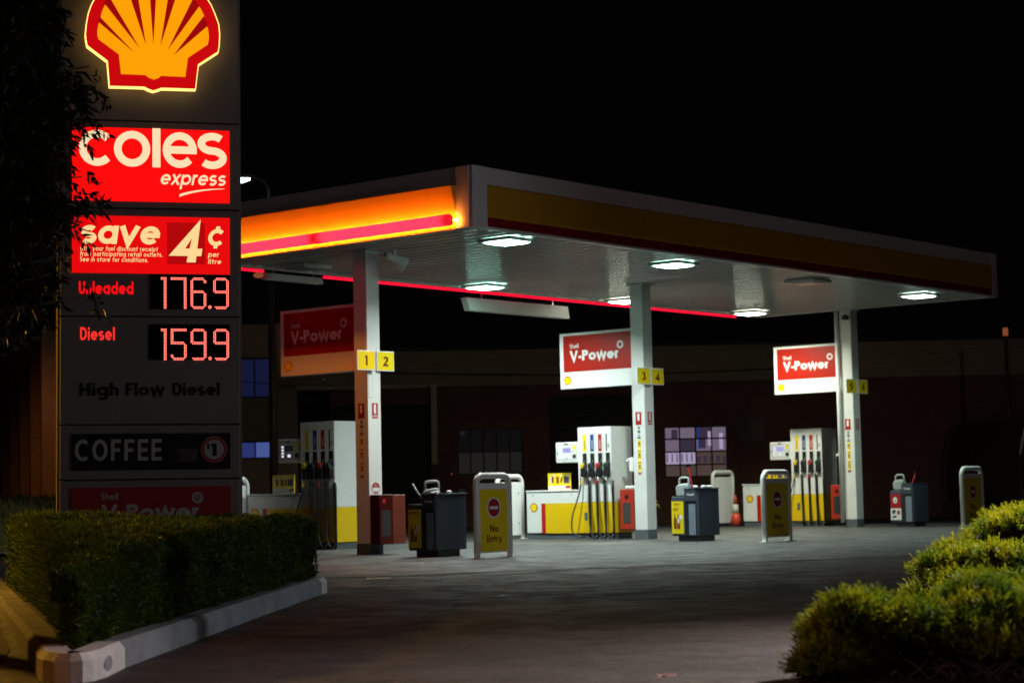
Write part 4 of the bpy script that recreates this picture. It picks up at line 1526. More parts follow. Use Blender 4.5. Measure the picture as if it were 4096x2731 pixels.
# white moulded dispensers on the rear side of the columns
for i, (s, t, z, lab) in enumerate(((8.36, 3.52, 1.24, 'white moulded glove dispenser between the middle column and its pump'), (16.45, 3.86, 1.35, 'white dispenser box behind the farthest column'))):
    r = empty('glove_dispenser', site(s, t, z), YAW - pi / 2, lab, 'dispenser')
    b = MB('white_gloss')
    b.box(-0.05, 0.05, 0.0, 0.09, 0.0, 0.24)
    b.build('body', r, bevel=0.02)
    b = MB('white_gloss')
    b.prism([(-0.05, 0.22), (0.05, 0.20), (0.05, 0.27), (-0.06, 0.26), (-0.13, 0.22), (-0.10, 0.17)], 'y', 0.005, 0.085)
    b.build('spout', r, bevel=0.012)
b = MB('white_gloss')
b.box(-0.11, 0.11, 0.0, 0.2, 0.0, 0.06)
o = b.build('plastic_tray', loc=site(8.37, 3.58, 0.925), bevel=0.015)
o.rotation_euler = (0, 0, YAW - pi / 2)
tag(o, 'small white plastic tray lying on top of the middle fire cabinet', 'tray')

# tap and hose at the middle column
r = empty('water_tap', site(8.34 + CW + 0.01, 3.20, 0.62), YAW, 'small brass tap with short black hose on the middle column', 'tap')
b = MB('brass')
b.tube([(0, 0, 0), (0.10, 0, 0), (0.15, 0, -0.05)], 0.018, 8)
b.tube([(0.07, 0, 0.0), (0.07, 0, 0.07)], 0.010, 8)
b.box(0.035, 0.105, -0.012, 0.012, 0.065, 0.085)
b.build('spigot', r)
b = MB('black_rubber')
b.tube(hose_path([(-0.02, -0.03, -0.05), (0.01, -0.03, -0.14), (0.015, -0.03, -0.30), (0.012, -0.03, -0.46)]), 0.016, 8)
b.build('hose', r, smooth=True)

# ------------------------------------------------------------------ windscreen wash bins
BG = 'grey windscreen wash bins beside the columns'


def wash_bin(s, t, lab, kind):
    r = empty('wash_bin', site(s, t), YAW - pi / 2, lab, 'wash bin', BG)
    # local: x runs towards -t, y runs towards +s, front looks towards -a
    b = MB('dark_grey')
    b.box(-0.47, -0.03, 0.08, 0.55, 0.0, 0.102)
    b.build('base', r, bevel=0.01)
    b = MB('bin_grey')
    b.prism([(-0.275, 0.0), (-0.035, 0.0), (0.0, 0.035), (0.0, 0.66), (-0.035, 0.69), (-0.275, 0.69)], 'z', 0.10, 0.905)
    b.build('body', r, bevel=0.012)
    b = MB('bin_grey')
    b.box(-0.285, 0.008, -0.008, 0.70, 0.907, 0.922)
    b.build('lid', r, bevel=0.006)
    b = MB('bin_grey')
    b.box(-0.545, -0.278, 0.0, 0.60, 0.10, 0.77)
    b.build('wash_bucket', r, bevel=0.014)
    # towel recess with its inner panel
    b = MB('black_slot')
    b.rect(-0.258, -0.020, 0.115, 0.70, -0.003)
    b.use('bin_panel')
    b.prism([(-0.175, -0.012), (-0.026, -0.002), (-0.026, 0.0), (-0.175, 0.0)], 'z', 0.118, 0.645)
    b.use('bin_grey').box(-0.258, -0.020, -0.012, 0.0, 0.70, 0.73)
    b.build('towel_recess', r)
    b = MB('sign_white')
    text(b, 'Towels', -0.140, 0.79, 0.042, -0.003, w_=0.20, X=0.72, sp=0.08, width=0.155, align='c')
    b.build('lettering', r)
    if kind in (0, 1):
        b = MB('poster_yellow')
        b.box(-0.535, -0.287, -0.012, -0.003, 0.140, 0.695)
        po = b.build('poster', r)
        b = MB('poster_brown')
        for x in (-0.465, -0.395):
            b.plate([(x - 0.026, 0.23), (x + 0.034, 0.22), (x + 0.034, 0.38), (x + 0.008, 0.43), (x + 0.006, 0.48), (x - 0.010, 0.48), (x - 0.012, 0.43), (x - 0.026, 0.38)], -0.014 - 0.001 * (x > -0.43))
        b.use('sign_white')
        b.disc(-0.345, 0.42, 0.034, -0.014, rz=0.045, n=16)
        b.disc(-0.39, 0.36, 0.020, -0.017, rz=0.05, n=12)
        b.use('poster_brown')
        text(b, 'SPECIALS' if kind == 0 else 'BUY 2', -0.415, 0.625, 0.042 if kind == 0 else 0.036, -0.014, w_=0.22, X=0.7, sp=0.08, width=0.20 if kind == 0 else 0.105, align='c')
        if kind == 1:
            text(b, 'SAVE', -0.445, 0.535, 0.048, -0.014, w_=0.22, X=0.7, sp=0.08, width=0.10, align='c')
        b.build('artwork', po)
    else:
        b = MB('sticker_red')
        b.box(-0.535, -0.287, -0.012, -0.003, 0.40, 0.70)
        b.use('sign_white').box(-0.535, -0.287, -0.012, -0.003, 0.155, 0.398)
        po = b.build('poster', r)
        b = MB('sign_white')
        b.disc(-0.42, 0.57, 0.05, -0.014, rz=0.07, n=14)
        b.use('sticker_red').disc(-0.42, 0.55, 0.018, -0.015, n=10)
        b.use('dark_grey')
        b.plate([(-0.50, 0.28), (-0.42, 0.30), (-0.42, 0.37), (-0.50, 0.36)], -0.014)
        b.plate([(-0.49, 0.19), (-0.40, 0.21), (-0.40, 0.25), (-0.49, 0.235)], -0.014)
        b.use('fire_red').disc(-0.35, 0.31, 0.035, -0.014, rz=0.05, n=12)
        b.build('artwork', po)
    return r


wash_bin(0.10, 0.90, 'dark wash bin with orange lit poster left of the nearest no entry frame', 0)
wash_bin(6.962, 1.087, 'grey wash bin with bright yellow bottle poster in front of the cone', 1)
wash_bin(16.127, 1.955, 'dim wash bin with red and white poster at far right', 2)


def watering_can(s, t, z, rz, lab, kind):
    r = empty('watering_can', site(s, t, z), rz, lab, 'watering can')
    b = MB('can_grey')
    b.prism([(-0.12, 0.0), (0.12, 0.0), (0.125, 0.20), (0.08, 0.235), (-0.09, 0.21), (-0.13, 0.16)], 'y', -0.075, 0.075)
    b.build('body', r, bevel=0.03)
    b = MB('can_grey')
    b.tube(hose_path([(-0.085, 0, 0.19), (-0.08, 0, 0.305), (0.0, 0, 0.325), (0.095, 0, 0.315), (0.11, 0, 0.21)]), 0.020, 8)
    b.build('handle', r, smooth=True)
    if kind == 0:
        b = MB('can_grey')
        b.tube([(-0.10, 0, 0.04), (-0.20, 0, 0.16), (-0.275, 0, 0.30)], [0.024, 0.018, 0.015], 10)
        b.build('spout', r, smooth=True)


watering_can(0.34, 1.20, 0.772, 0.05, 'grey watering can with long spout on the orange lit wash bin', 0)
watering_can(7.16, 1.50, 0.772, YAW - pi / 2, 'grey fluid jug on the wash bin with the yellow poster', 1)
watering_can(16.3, 2.36, 0.772, YAW - pi / 2, 'dim grey jug on the wash bin at far right', 1)


def squeegee(s, t, lab, lean, col_m='red_plastic'):
    r = empty('squeegee', site(s, t, 0.775), YAW, lab, 'squeegee')
    b = MB(col_m)
    b.tube([(0, 0, 0.0), lean], 0.012, 8)
    b.build('handle', r)
    b = MB('black_rubber')
    v = Vector(lean)
    b.box(v.x - 0.07, v.x + 0.07, v.y - 0.012, v.y + 0.012, v.z - 0.01, v.z + 0.035)
    b.build('head', r)
    return r


squeegee(7.35, 1.40, 'squeegee with red handle leaning up from the wash bin with the yellow poster', (-0.05, 0.10, 0.52))
squeegee(16.6, 2.30, 'squeegee with dark red handle in the far right wash bin', (0.14, -0.10, 0.36))
squeegee(0.50, 1.12, 'squeegee lying low with black handle on the orange lit wash bin', (0.30, -0.10, 0.17), 'black_rubber')


def crumple(s, t, lab, k):
    b = MB('paper')
    V, F = [], []
    nu, nv = 10, 6
    for j in range(nv + 1):
        for i in range(nu):
            a = 2 * pi * i / nu
            e = pi * j / nv - pi / 2
            rr = 0.045 * (0.7 + 0.5 * random.random())
            V.append((rr * cos(e) * cos(a) * 1.5, rr * cos(e) * sin(a), max(0, 0.018 + rr * 0.45 * sin(e))))
    for j in range(nv):
        for i in range(nu):
            F.append((j * nu + i, j * nu + (i + 1) % nu, (j + 1) * nu + (i + 1) % nu, (j + 1) * nu + i))
    b.idx(V, F)
    o = b.build('crumpled_towel', loc=site(s, t, 0.923))
    o.rotation_euler = (0, 0, k)
    tag(o, lab, 'paper towel', 'crumpled paper towels on the bins')


crumple(0.24, 1.02, 'crumpled paper towel at the left of the orange lit bin top', 0.3)
crumple(0.50, 1.00, 'crumpled paper towel at the right of the orange lit bin top', 1.9)
crumple(7.08, 1.20, 'crumpled paper towel at the left of the middle bin top', 0.9)
crumple(7.30, 1.18, 'crumpled paper towel at the middle of the middle bin top', 2.2)
crumple(7.48, 1.20, 'crumpled paper towel at the right of the middle bin top', 0.1)

# ------------------------------------------------------------------ no entry frames
NG = 'no entry frames'


def no_entry(s, t, lab, rear=False, hs=1.0, rz=0.0, wid=0.40):
    r = empty('no_entry_frame', site(s, t), YAW + rz + (pi if rear else 0), lab, 'no entry sign', NG)
    r.scale = (1, 1, hs)
    rad = 0.046
    H = 1.20 - rad
    x = wid - rad
    rc = 0.13
    path = [(-x, 0, 0.0), (-x, 0, H - rc)]
    path += [(-x + rc - rc * cos(a), 0, H - rc + rc * sin(a)) for a in np.linspace(0.2, pi / 2, 6)]
    path += [(x - rc + rc * sin(a), 0, H - rc + rc * cos(a)) for a in np.linspace(0, pi / 2 - 0.2, 6)]
    path += [(x, 0, H - rc), (x, 0, 0.0)]
    b = MB('white_gloss')
    b.tube(path, rad, 14)
    b.build('frame', r, smooth=True)
    b = MB('sign_white')
    b.box(-x + rad * 0.5, x - rad * 0.5, -0.018, 0.018, 0.075, 1.05)
    pn = b.build('panel', r, bevel=0.004)
    b = MB('plate_yellow')
    b.rect(-x + rad + 0.014, x - rad - 0.014, 0.095, 0.965, -0.020)
    b.use('sign_white').disc(0, 0.705, 0.150, -0.021, n=36)
    b.use('sticker_red').disc(0, 0.705, 0.126, -0.022, n=36)
    b.use('sign_white').rect(-0.092, 0.092, 0.683, 0.727, -0.023)
    b.build('sign_face', pn)
    b = MB('brown_red')
    text(b, 'No', 0.0, 0.365, 0.098, -0.021, w_=0.19, X=0.68, sp=0.08, width=0.19, align='c')
    b.build('lettering', pn)
    b = MB('brown_red')
    text(b, 'Entry', 0.0, 0.225, 0.098, -0.021, w_=0.19, X=0.68, sp=0.08, width=0.33, align='c')
    b.build('lettering', pn)
    b = MB('white_gloss')
    for sx in (-1, 1):
        b.box(sx * x - 0.09, sx * x + 0.09, -0.06, 0.06, 0.0, 0.012)
    b.build('foot_plate', r)
    b = MB('letter_grey')
    for z in (0.30, 0.85):
        b.tube([(-x + 0.12, 0.018, z), (-x + 0.12, 0.026, z)], 0.012, 8)
    b.build('bolt', r)
    return r


no_entry(0.155, -0.14, 'nearest white no entry frame with yellow sign right of the dark wash bin')
no_entry(7.085, -0.43, 'white no entry frame with shaded yellow sign in front of the farthest pump', wid=0.43)
no_entry(15.00, 0.026, 'dark no entry frame at far right behind the juniper shrub', hs=1.03, wid=0.46)
no_entry(8.24, 6.37, 'white back of a frame standing just behind the nearest no entry frame', rear=True, hs=1.05, wid=0.41)
no_entry(17.62, 7.75, 'grey back of a frame behind the traffic cone', rear=True, hs=1.10, wid=0.46)
no_entry(2.55, 8.0, 'back of a frame peeping out beside the price pylon', rear=True, hs=1.08, wid=0.40)

# traffic cone
r = empty('traffic_cone', site(17.55, 7.36), YAW, 'orange traffic cone with white band behind the wash bin', 'traffic cone')
b = MB('cone_orange')
b.lathe([(0.135, 0.03), (0.108, 0.22), (0.085, 0.31)], n=24)
b.lathe([(0.055, 0.52), (0.030, 0.70), (0.022, 0.72)], n=24)
b.build('cone', r, smooth=True)
b = MB('cone_band')
b.lathe([(0.0862, 0.312), (0.056, 0.518)], n=24)
b.build('band', r, smooth=True)
b = MB('black_rubber')
b.box(-0.19, 0.19, -0.19, 0.19, 0.0, 0.03)
b.build('base', r, bevel=0.008)

# ------------------------------------------------------------------ buildings
# two storey block with blue windows, and the long single storey workshop
YB = 52.0


def wall_with_holes(mb, x0, x1, z0, z1, y, holes):
    xs = sorted({x0, x1, *[h[0] for h in holes], *[h[1] for h in holes]})
    zs = sorted({z0, z1, *[h[2] for h in holes], *[h[3] for h in holes]})
    for i in range(len(xs) - 1):
        for j in range(len(zs) - 1):
            cx_, cz = (xs[i] + xs[i + 1]) / 2, (zs[j] + zs[j + 1]) / 2
            if any(h[0] < cx_ < h[1] and h[2] < cz < h[3] for h in holes):
                continue
            mb.rect(xs[i], xs[i + 1], zs[j], zs[j + 1], y)
    for h in holes:
        d = y + 0.25
        mb.face([(h[0], y, h[2]), (h[1], y, h[2]), (h[1], d, h[2]), (h[0], d, h[2])])
        mb.face([(h[0], y, h[3]), (h[1], y, h[3]), (h[1], d, h[3]), (h[0], d, h[3])])
        mb.face([(h[0], y, h[2]), (h[0], d, h[2]), (h[0], d, h[3]), (h[0], y, h[3])])
        mb.face([(h[1], y, h[2]), (h[1], d, h[2]), (h[1], d, h[3]), (h[1], y, h[3])])


ws = empty('workshop_building', (0, YB, 0), 0, 'long low brick workshop with pale cladding band behind the pumps', 'building')
holes = [(-4.78, -2.21, 0.02, 3.26), (0.93, 3.10, 0.02, 3.40), (-1.51, 0.23, 1.38, 2.58), (3.95, 5.64, 1.19, 2.55)]
b = MB('brick')
wall_with_holes(b, -5.7, 16.0, 0.0, 3.72, 0.0, holes)
b.face([(16, 0, 0), (16, 12, 0), (16, 12, 4.6), (16, 0, 4.6)])
b.build('wall', ws)
b = MB('cladding')
for k in range(8):
    z0 = 3.72 + k * 0.118
    b.prism([(-0.03, z0), (-0.05, z0 + 0.01), (-0.022, z0 + 0.118), (0.0, z0 + 0.118), (0.0, z0)], 'x', -5.7, 16.0)
b.build('cladding_band', ws)
b = MB('roof_dark')
b.box(-5.8, 16.1, -0.12, 12.0, 4.67, 4.75)
b.build('roof', ws)
b = MB('dark_door')
for z in np.arange(0.03, 3.2, 0.11):
    b.prism([(0.20, z), (0.18, z + 0.055), (0.20, z + 0.11)], 'x', -4.78, -2.21)
b.build('roller_door', ws)
b = MB('dark_door')
for z in np.arange(0.03, 3.35, 0.11):
    b.prism([(0.22, z), (0.20, z + 0.055), (0.22, z + 0.11)], 'x', 0.93, 3.10)
b.build('roller_door', ws)
b = MB('pale_trim')
b.box(-2.17, -2.02, -0.10, -0.004, 1.68, 3.80)
b.build('downpipe', ws)
b = MB('pale_trim')
b.box(3.13, 3.23, -0.08, -0.004, 0.6, 3.72)
b.build('downpipe', ws)
b = MB('pale_trim')
b.box(-5.7, -2.3, -0.16, -0.055, 3.70, 3.79)
b.build('gutter', ws)


def window(parent, x0, x1, z0, z1, cols, rows, panes, fm='pale_trim', y=0.12):
    """panes: material per (row from the top, col)"""
    f = MB(fm)
    t_ = 0.045
    f.box(x0, x1, y - 0.03, y + 0.03, z0, z0 + t_)
    f.box(x0, x1, y - 0.03, y + 0.03, z1 - t_, z1)
    f.box(x0, x0 + t_, y - 0.028, y + 0.028, z0 + t_, z1 - t_)
    f.box(x1 - t_, x1, y - 0.028, y + 0.028, z0 + t_, z1 - t_)
    for k in range(1, cols):
        x = x0 + (x1 - x0) * k / cols
        f.box(x - 0.018, x + 0.018, y - 0.02, y + 0.02, z0 + t_, z1 - t_)
    for k in range(1, rows):
        z = z1 - (z1 - z0) * k / rows
        f.box(x0 + t_, x1 - t_, y - 0.024, y + 0.024, z - 0.02, z + 0.02)
    fo = f.build('window', parent)
    g = MB('lit_dim_pane')
    for j in range(rows):
        for i in range(cols):
            g.use(panes[j][i])
            g.rect(x0 + (x1 - x0) * i / cols + 0.02, x0 + (x1 - x0) * (i + 1) / cols - 0.02, z1 - (z1 - z0) * (j + 1) / rows + 0.02, z1 - (z1 - z0) * j / rows - 0.02, y + 0.012)
    g.build('pane', fo)
    return fo


W, WB, WW, WD = 'lit_window', 'lit_window_bright', 'lit_window_warm', 'lit_window_dark'
wo = window(ws, 3.95, 5.64, 1.19, 2.55, 4, 4, [[W, W, WD, W], [W, WD, W, W], [WB, WB, WW, WW], [WW, WW, WW, WW]], fm='dark_door')
wo['label'] = 'lit window with shelves behind it'
b = MB('lit_window_blue')
b.rect(4.86, 4.90, 1.93, 2.50, 0.125)
b.use('lit_window_dark').rect(4.90, 5.06, 1.95, 2.47, 0.126)
b.rect(4.16, 4.32, 2.20, 2.46, 0.126)
b.use('lit_window_bright').rect(5.12, 5.22, 2.02, 2.40, 0.126)
b.rect(5.42, 5.52, 1.93, 2.35, 0.126)
b.use('lit_window_warm')
for k in range(9):
    b.rect(4.0 + k * 0.18, 4.10 + k * 0.18, 1.24 + 0.01 * (k % 3), 1.46 + 0.02 * (k % 4), 0.124)
b.use('lit_window_dark')
for k in range(5):
    b.rect(4.82 + k * 0.17, 4.92 + k * 0.17, 1.58, 1.74 + 0.02 * (k % 2), 0.124)
for k in range(6):
    b.rect(4.02 + k * 0.13, 4.05 + k * 0.13, 1.60, 1.82, 0.124)
b.build('shelf_goods', wo)
DP, DL = 'lit_dim_pane', 'lit_dim_low'
window(ws, -1.51, 0.23, 1.38, 2.58, 5, 2, [[DP] * 5, [DL] * 5], fm='dark_door')
b = MB('dark_door')
b.disc(-1.36, 2.48, 0.09, 0.09, n=16)
b.use('lit_dim_low').disc(-1.36, 2.48, 0.07, 0.088, n=16)
b.build('wall_clock', ws)
b = MB('pole_paint')
b.box(5.9, 6.6, -0.06, -0.004, 2.1, 2.7)
b.build('wall_board', ws)
b = MB('lit_far_orange')
b.disc(-1.67, 1.42, 0.018, -0.01, n=8)
b.build('alarm_light', ws)

b = MB('black_rubber')
b.tube(hose_path([(-4.6, -0.12, 4.18), (-2.8, -0.12, 4.09), (-0.5, -0.12, 4.0), (3.4, -0.12, 3.93), (9.0, -0.12, 4.05)]), 0.016, 6)
b.build('cable', ws)
of = empty('office_building', (-6.55, YB + 0.5, 0), 0, 'two storey office block with blue lit windows beside the price pylon', 'building')
b = MB('cladding')
wall_with_holes(b, -2.6, 0.85, 0.0, 5.48, -0.5, [(-0.72, 0.13, 3.53, 4.60), (-0.72, 0.13, 1.92, 2.40), (-2.3, -1.2, 3.53, 4.60)])
b.use('brick').rect(0.852, 1.72, 0.0, 3.70, -0.5)
b.face([(0.85, -0.5, 3.7), (0.85, 6, 3.7), (0.85, 6, 5.48), (0.85, -0.5, 5.48)])
b.build('wall', of)
b = MB('roof_dark')
b.box(-2.7, 0.95, -0.62, 8, 5.48, 5.56)
b.build('roof', of)
window(of, -0.72, 0.13, 3.53, 4.60, 2, 1, [['lit_dusk_blue'] * 2], fm='dark_door', y=-0.38)
window(of, -0.72, 0.13, 1.92, 2.40, 2, 1, [['lit_blue', 'lit_blue_pale']], fm='dark_door', y=-0.38)
window(of, -2.3, -1.2, 3.53, 4.60, 2, 1, [['lit_dusk_blue'] * 2], fm='dark_door', y=-0.38)
b = MB('pole_paint')
b.tube([(0.95, -0.55, 3.55), (1.15, -0.75, 3.45), (1.45, -0.85, 3.38)], [0.10, 0.12, 0.03], 10)
b.build('wall_lamp', of)
b = MB('black_rubber')
b.tube(hose_path([(-0.75, -0.56, 4.0), (-0.3, -0.6, 3.93), (0.3, -0.6, 3.86), (0.85, -0.56, 3.8)]), 0.012, 6)
b.build('cable', of)
b = MB('white_paint')
b.lathe([(0.0, 0.0), (0.05, 0.0), (0.05, 0.06), (0, 0.06)], (1.55, -0.58, 3.95), 10)
b.build('security_light', of)

# finned building far away on the left
fa, fb = Vector((-14.0, 61.0)), Vector((-23.6, 85.5))
dv = (fb - fa)
LN = dv.length
ang = math.atan2(dv.y, dv.x)
fbd = empty('finned_building', (fa.x, fa.y, 0), ang, 'dark brick building with tall vertical fins at the left edge', 'building')
# local x runs away along the facade; the facade looks to +y or -y: camera side
b = MB('brick')
sgn = 1 if (Matrix.Rotation(-ang, 2) @ (Vector((0, 0)) - fa)).y > 0 else -1
b.box(0, LN, min(0, -sgn * 6), max(0, -sgn * 6), 0.0, 6.0)
b.build('wall', fbd)
b = MB('cladding')
b.box(0, LN, min(0.003 * sgn, 0.05 * sgn), max(0.003 * sgn, 0.05 * sgn), 5.0, 6.02)
b.build('spandrel', fbd)
nfin = 11
for k in range(nfin):
    x = 0.4 + k * (LN - 0.8) / (nfin - 1)
    b = MB('pale_trim')
    b.box(x, x + 0.28, min(0, sgn * 0.55), max(0, sgn * 0.55), 0.0, 6.25)
    b.build('fin', fbd)
b = MB('van_glass')
for k in range(nfin - 1):
    x = 0.4 + k * (LN - 0.8) / (nfin - 1)
    b.box(x + 0.32, x + (LN - 0.8) / (nfin - 1) - 0.04, min(0.002 * sgn, 0.02 * sgn), max(0.002 * sgn, 0.02 * sgn), 1.0, 4.95)
b.build('glazing', fbd)


# ------------------------------------------------------------------ street lamps and poles
def street_lamp(x, y, h, arm, lab, lens, pole_m='pole_paint', r0=0.10):
    r = empty('street_lamp', (x, y, 0), 0, lab, 'street lamp')
    b = MB(pole_m)
    b.tube([(0, 0, 0), (0, 0, h * 0.5), (0, 0, h)], [r0, r0 * 0.85, r0 * 0.6], 12)
    b.build('pole', r, smooth=True)
    a = Vector(arm)
    b = MB(pole_m)
    b.tube(hose_path([(0, 0, h - 0.02), (a.x * 0.4, a.y * 0.4, h + 0.22), (a.x, a.y, h + 0.30)]), 0.035, 8)
    b.build('arm', r, smooth=True)
    d = a.normalized()
    b = MB('dark_grey')
    b.tube([(a.x - d.x * 0.1, a.y - d.y * 0.1, h + 0.32), (a.x + d.x * 0.25, a.y + d.y * 0.25, h + 0.35), (a.x + d.x * 0.55, a.y + d.y * 0.55, h + 0.33)], [0.05, 0.12, 0.06], 12)
    hd = b.build('head', r, smooth=True)
    b = MB(lens)
    b.tube([(a.x + d.x * 0.05, a.y + d.y * 0.05, h + 0.25), (a.x + d.x * 0.25, a.y + d.y * 0.25, h + 0.235), (a.x + d.x * 0.48, a.y + d.y * 0.48, h + 0.26)], [0.03, 0.085, 0.03], 10)
    b.build('lens', hd, smooth=True)
    return r, Vector((x + a.x + d.x * 0.25, y + a.y + d.y * 0.25, h + 0.10))


street_lamp(-5.62, 46.0, 8.15, (-0.42, 0.0, 0), 'lit white street lamp on a tall dark pole behind the canopy', 'lit_street')


def lamp_light(name, pos, power, colr, size, ang=160, aim=(0, 0, -1), blend=0.4):
    d = bpy.data.lights.new(name, 'SPOT')
    d.energy = power
    d.color = colr
    d.shadow_soft_size = size
    d.spot_size = radians(ang)
    d.spot_blend = blend
    o = bpy.data.objects.new(name, d)
    col.objects.link(o)
    o.location = pos
    o.rotation_euler = Vector(aim).to_track_quat('-Z', 'Y').to_euler()
    return o


_, pos = street_lamp(5.9, 13.6, 3.4, (-1.3, 0.0, 0), 'warm white street lamp shining over the juniper shrubs from behind, just right of the view', 'lit_street')
lamp_light('street_lamp_glow', pos, P_NEAR, (1.0, 0.84, 0.76), 0.06, 124, aim=(-0.25, -1.15, -1.0), blend=1.0)
_, pos = street_lamp(14.6, 14.0, 3.1, (-1.2, 0.0, 0), 'added cool white light on a post, unseen, far right of the forecourt', 'lit_street')  # added lamp out of view, brightens the kerb face and hedge end
lamp_light('added_side_glow', pos, P_SIDE, (0.84, 0.93, 1.0), 0.10, 104, aim=(-1.0, 0.12, -0.25), blend=0.5)
_, pos = street_lamp(17.0, -9.0, 9.0, (-2.0, 0.3, 0), 'pinkish street lamp across the road behind the viewer', 'lit_street')
lamp_light('street_lamp_glow', pos, P_REAR, (1.0, 0.72, 0.70), 0.10, 165, aim=(-0.35, 0.6, -1))
_, pos = street_lamp(-7.7, 16.7, 2.6, (0.7, 0.0, 0), 'low amber lamp post on the street to the left', 'lit_street_amber')
lamp_light('sodium_lamp_glow', pos, P_ORANGE, (1.0, 0.50, 0.055), 0.10, 150, aim=(0.6, -0.1, -1))
_, pos = street_lamp(-10.5, 3.0, 7.0, (1.4, 0.0, 0), 'orange sodium street lamp on the near footpath at left', 'lit_street_amber')
lamp_light('sodium_lamp_glow', pos, 420.0, (1.0, 0.32, 0.04), 0.10, 150)
_, pos = street_lamp(-15.6, 54.5, 7.2, (1.0, 0.0, 0), 'orange sodium street lamp by the finned building on the left', 'lit_street_amber')
lamp_light('sodium_lamp_glow', pos, P_FAR_ORANGE, (1.0, 0.34, 0.08), 0.10)

r = empty('light_pole', (12.06, 48.0, 0), 0, 'thin dark pole with a small orange marker at far right', 'pole')
b = MB('pole_paint')
b.tube([(0, 0, 0), (0, 0, 4.5)], 0.05, 8)
b.build('pole', r, smooth=True)
b = MB('lit_far_orange')
b.box(-0.055, 0.055, -0.05, 0.05, 4.45, 4.65)
b.build('marker', r, bevel=0.01)

# dark parked van at the right edge
van = empty('parked_van', (12.9, 46.6, 0), radians(8), 'dark van parked at the right edge beyond the canopy', 'van')
b = MB('van_paint')
b.prism([(-1.02, 0.45), (1.02, 0.45), (1.06, 0.9), (1.0, 1.55), (0.80, 2.36), (0.68, 2.45), (-0.68, 2.45), (-0.80, 2.36), (-1.0, 1.55), (-1.06, 0.9)], 'y', 0.0, 4.8)
b.build('body', van, bevel=0.05)
b = MB('van_glass')
b.plate([(-0.88, 1.50), (0.88, 1.50), (0.72, 2.18), (-0.72, 2.18)], -0.006)
b.build('rear_window', van)
b = MB('pale_trim')
b.tube([(-1.0, 0.02, 1.55), (-0.81, 0.02, 2.36)], 0.025, 6)
b.build('pillar_trim', van)
for x in (-0.95, 0.95):
    b = MB('fire_dark')
    b.box(x - 0.07, x + 0.07, -0.02, 0.02, 0.95, 1.35)
    b.build('tail_light', van, bevel=0.01)
for x in (-0.92, 0.92):
    for y in (0.9, 3.8):
        b = MB('black_rubber')
        b.tube([(x - 0.11, y, 0.34), (x + 0.11, y, 0.34)], 0.34, 18)
        wh = b.build('wheel', van)
        b = MB('dark_grey')
        b.tube([(x - 0.115, y, 0.34), (x + 0.115, y, 0.34)], 0.19, 14)
        b.build('rim', wh)
b = MB('dark_grey')
b.box(-1.0, 1.0, -0.10, 0.02, 0.42, 0.62)
b.build('bumper', van, bevel=0.03)

# litter on the asphalt
for x, y, m, lab, sx, sy in ((-1.504, 21.56, 'paper', 'flat white scrap of card lying on the asphalt beyond the kerb end', 0.13, 0.05),
                             (-1.249, 25.72, 'paper', 'tiny white scrap near the foot of the dark wash bin', 0.05, 0.04),
                             (-0.14, 17.41, 'paper', 'tiny white scrap in the middle of the dark driveway', 0.035, 0.03),
                             (0.70, 9.40, 'litter_red', 'blurred red scrap on the asphalt at the bottom edge', 0.045, 0.06)):
    b = MB(m)
    n_ = 5
    V, F = [], []
    for j in range(n_):
        for i in range(n_):
            V.append((sx * (i / (n_ - 1) * 2 - 1), sy * (j / (n_ - 1) * 2 - 1), 0.008 + 0.012 * abs(sin(i * 1.9 + j * 1.1)) + (0.03 if m == 'litter_red' else 0)))
    for j in range(n_ - 1):
        for i in range(n_ - 1):
            F.append((j * n_ + i, j * n_ + i + 1, (j + 1) * n_ + i + 1, (j + 1) * n_ + i))
    b.idx(V, F)
    o = b.build('litter', loc=(x, y, 0.004))
    tag(o, lab, 'litter')


# ------------------------------------------------------------------ planting
def tri_object(name, verts, m, parent=None, loc=None):
    """verts: (n,3,3) triangles"""
    nT = len(verts)
    me = bpy.data.meshes.new(name)
    me.vertices.add(nT * 3)
    me.vertices.foreach_set('co', np.asarray(verts, dtype=np.float32).ravel())
    me.loops.add(nT * 3)
    me.loops.foreach_set('vertex_index', np.arange(nT * 3, dtype=np.int32))
    me.polygons.add(nT)
    me.polygons.foreach_set('loop_start', np.arange(0, nT * 3, 3, dtype=np.int32))
    me.polygons.foreach_set('loop_total', np.full(nT, 3, dtype=np.int32))
    me.materials.append(MATS[m])
    me.update()
    me.validate()
    o = bpy.data.objects.new(name, me)
    col.objects.link(o)
    if parent is not None:
        o.parent = parent
    if loc is not None:
        o.location = loc
    return o


def blades(base, direc, length, width, bend=0.0):
    """thin triangles from base along direc"""
    n_ = len(base)
    d = direc / np.linalg.norm(direc, axis=1, keepdims=True)
    rnd = rng.normal(size=(n_, 3))
    side = np.cross(d, rnd)
    side /= np.linalg.norm(side, axis=1, keepdims=True) + 1e-9
    tip = base + d * length[:, None]
    tip[:, 2] -= bend * length
    a = base - side * width[:, None]
    b_ = base + side * width[:, None]
    return np.stack([a, b_, tip], axis=1)


def vnoise(p, f, seed=0):
    """smooth pseudo noise from sines, p (n,2)"""
    x, y = p[:, 0] * f, p[:, 1] * f
    return (np.sin(x * 1.7 + 1.3 + seed) * np.cos(y * 1.3 + 0.7 * seed) + np.sin(x * 3.1 - y * 2.3 + seed * 2) * 0.5 + np.cos(y * 4.7 + x * 1.1 + seed) * 0.35) / 1.85


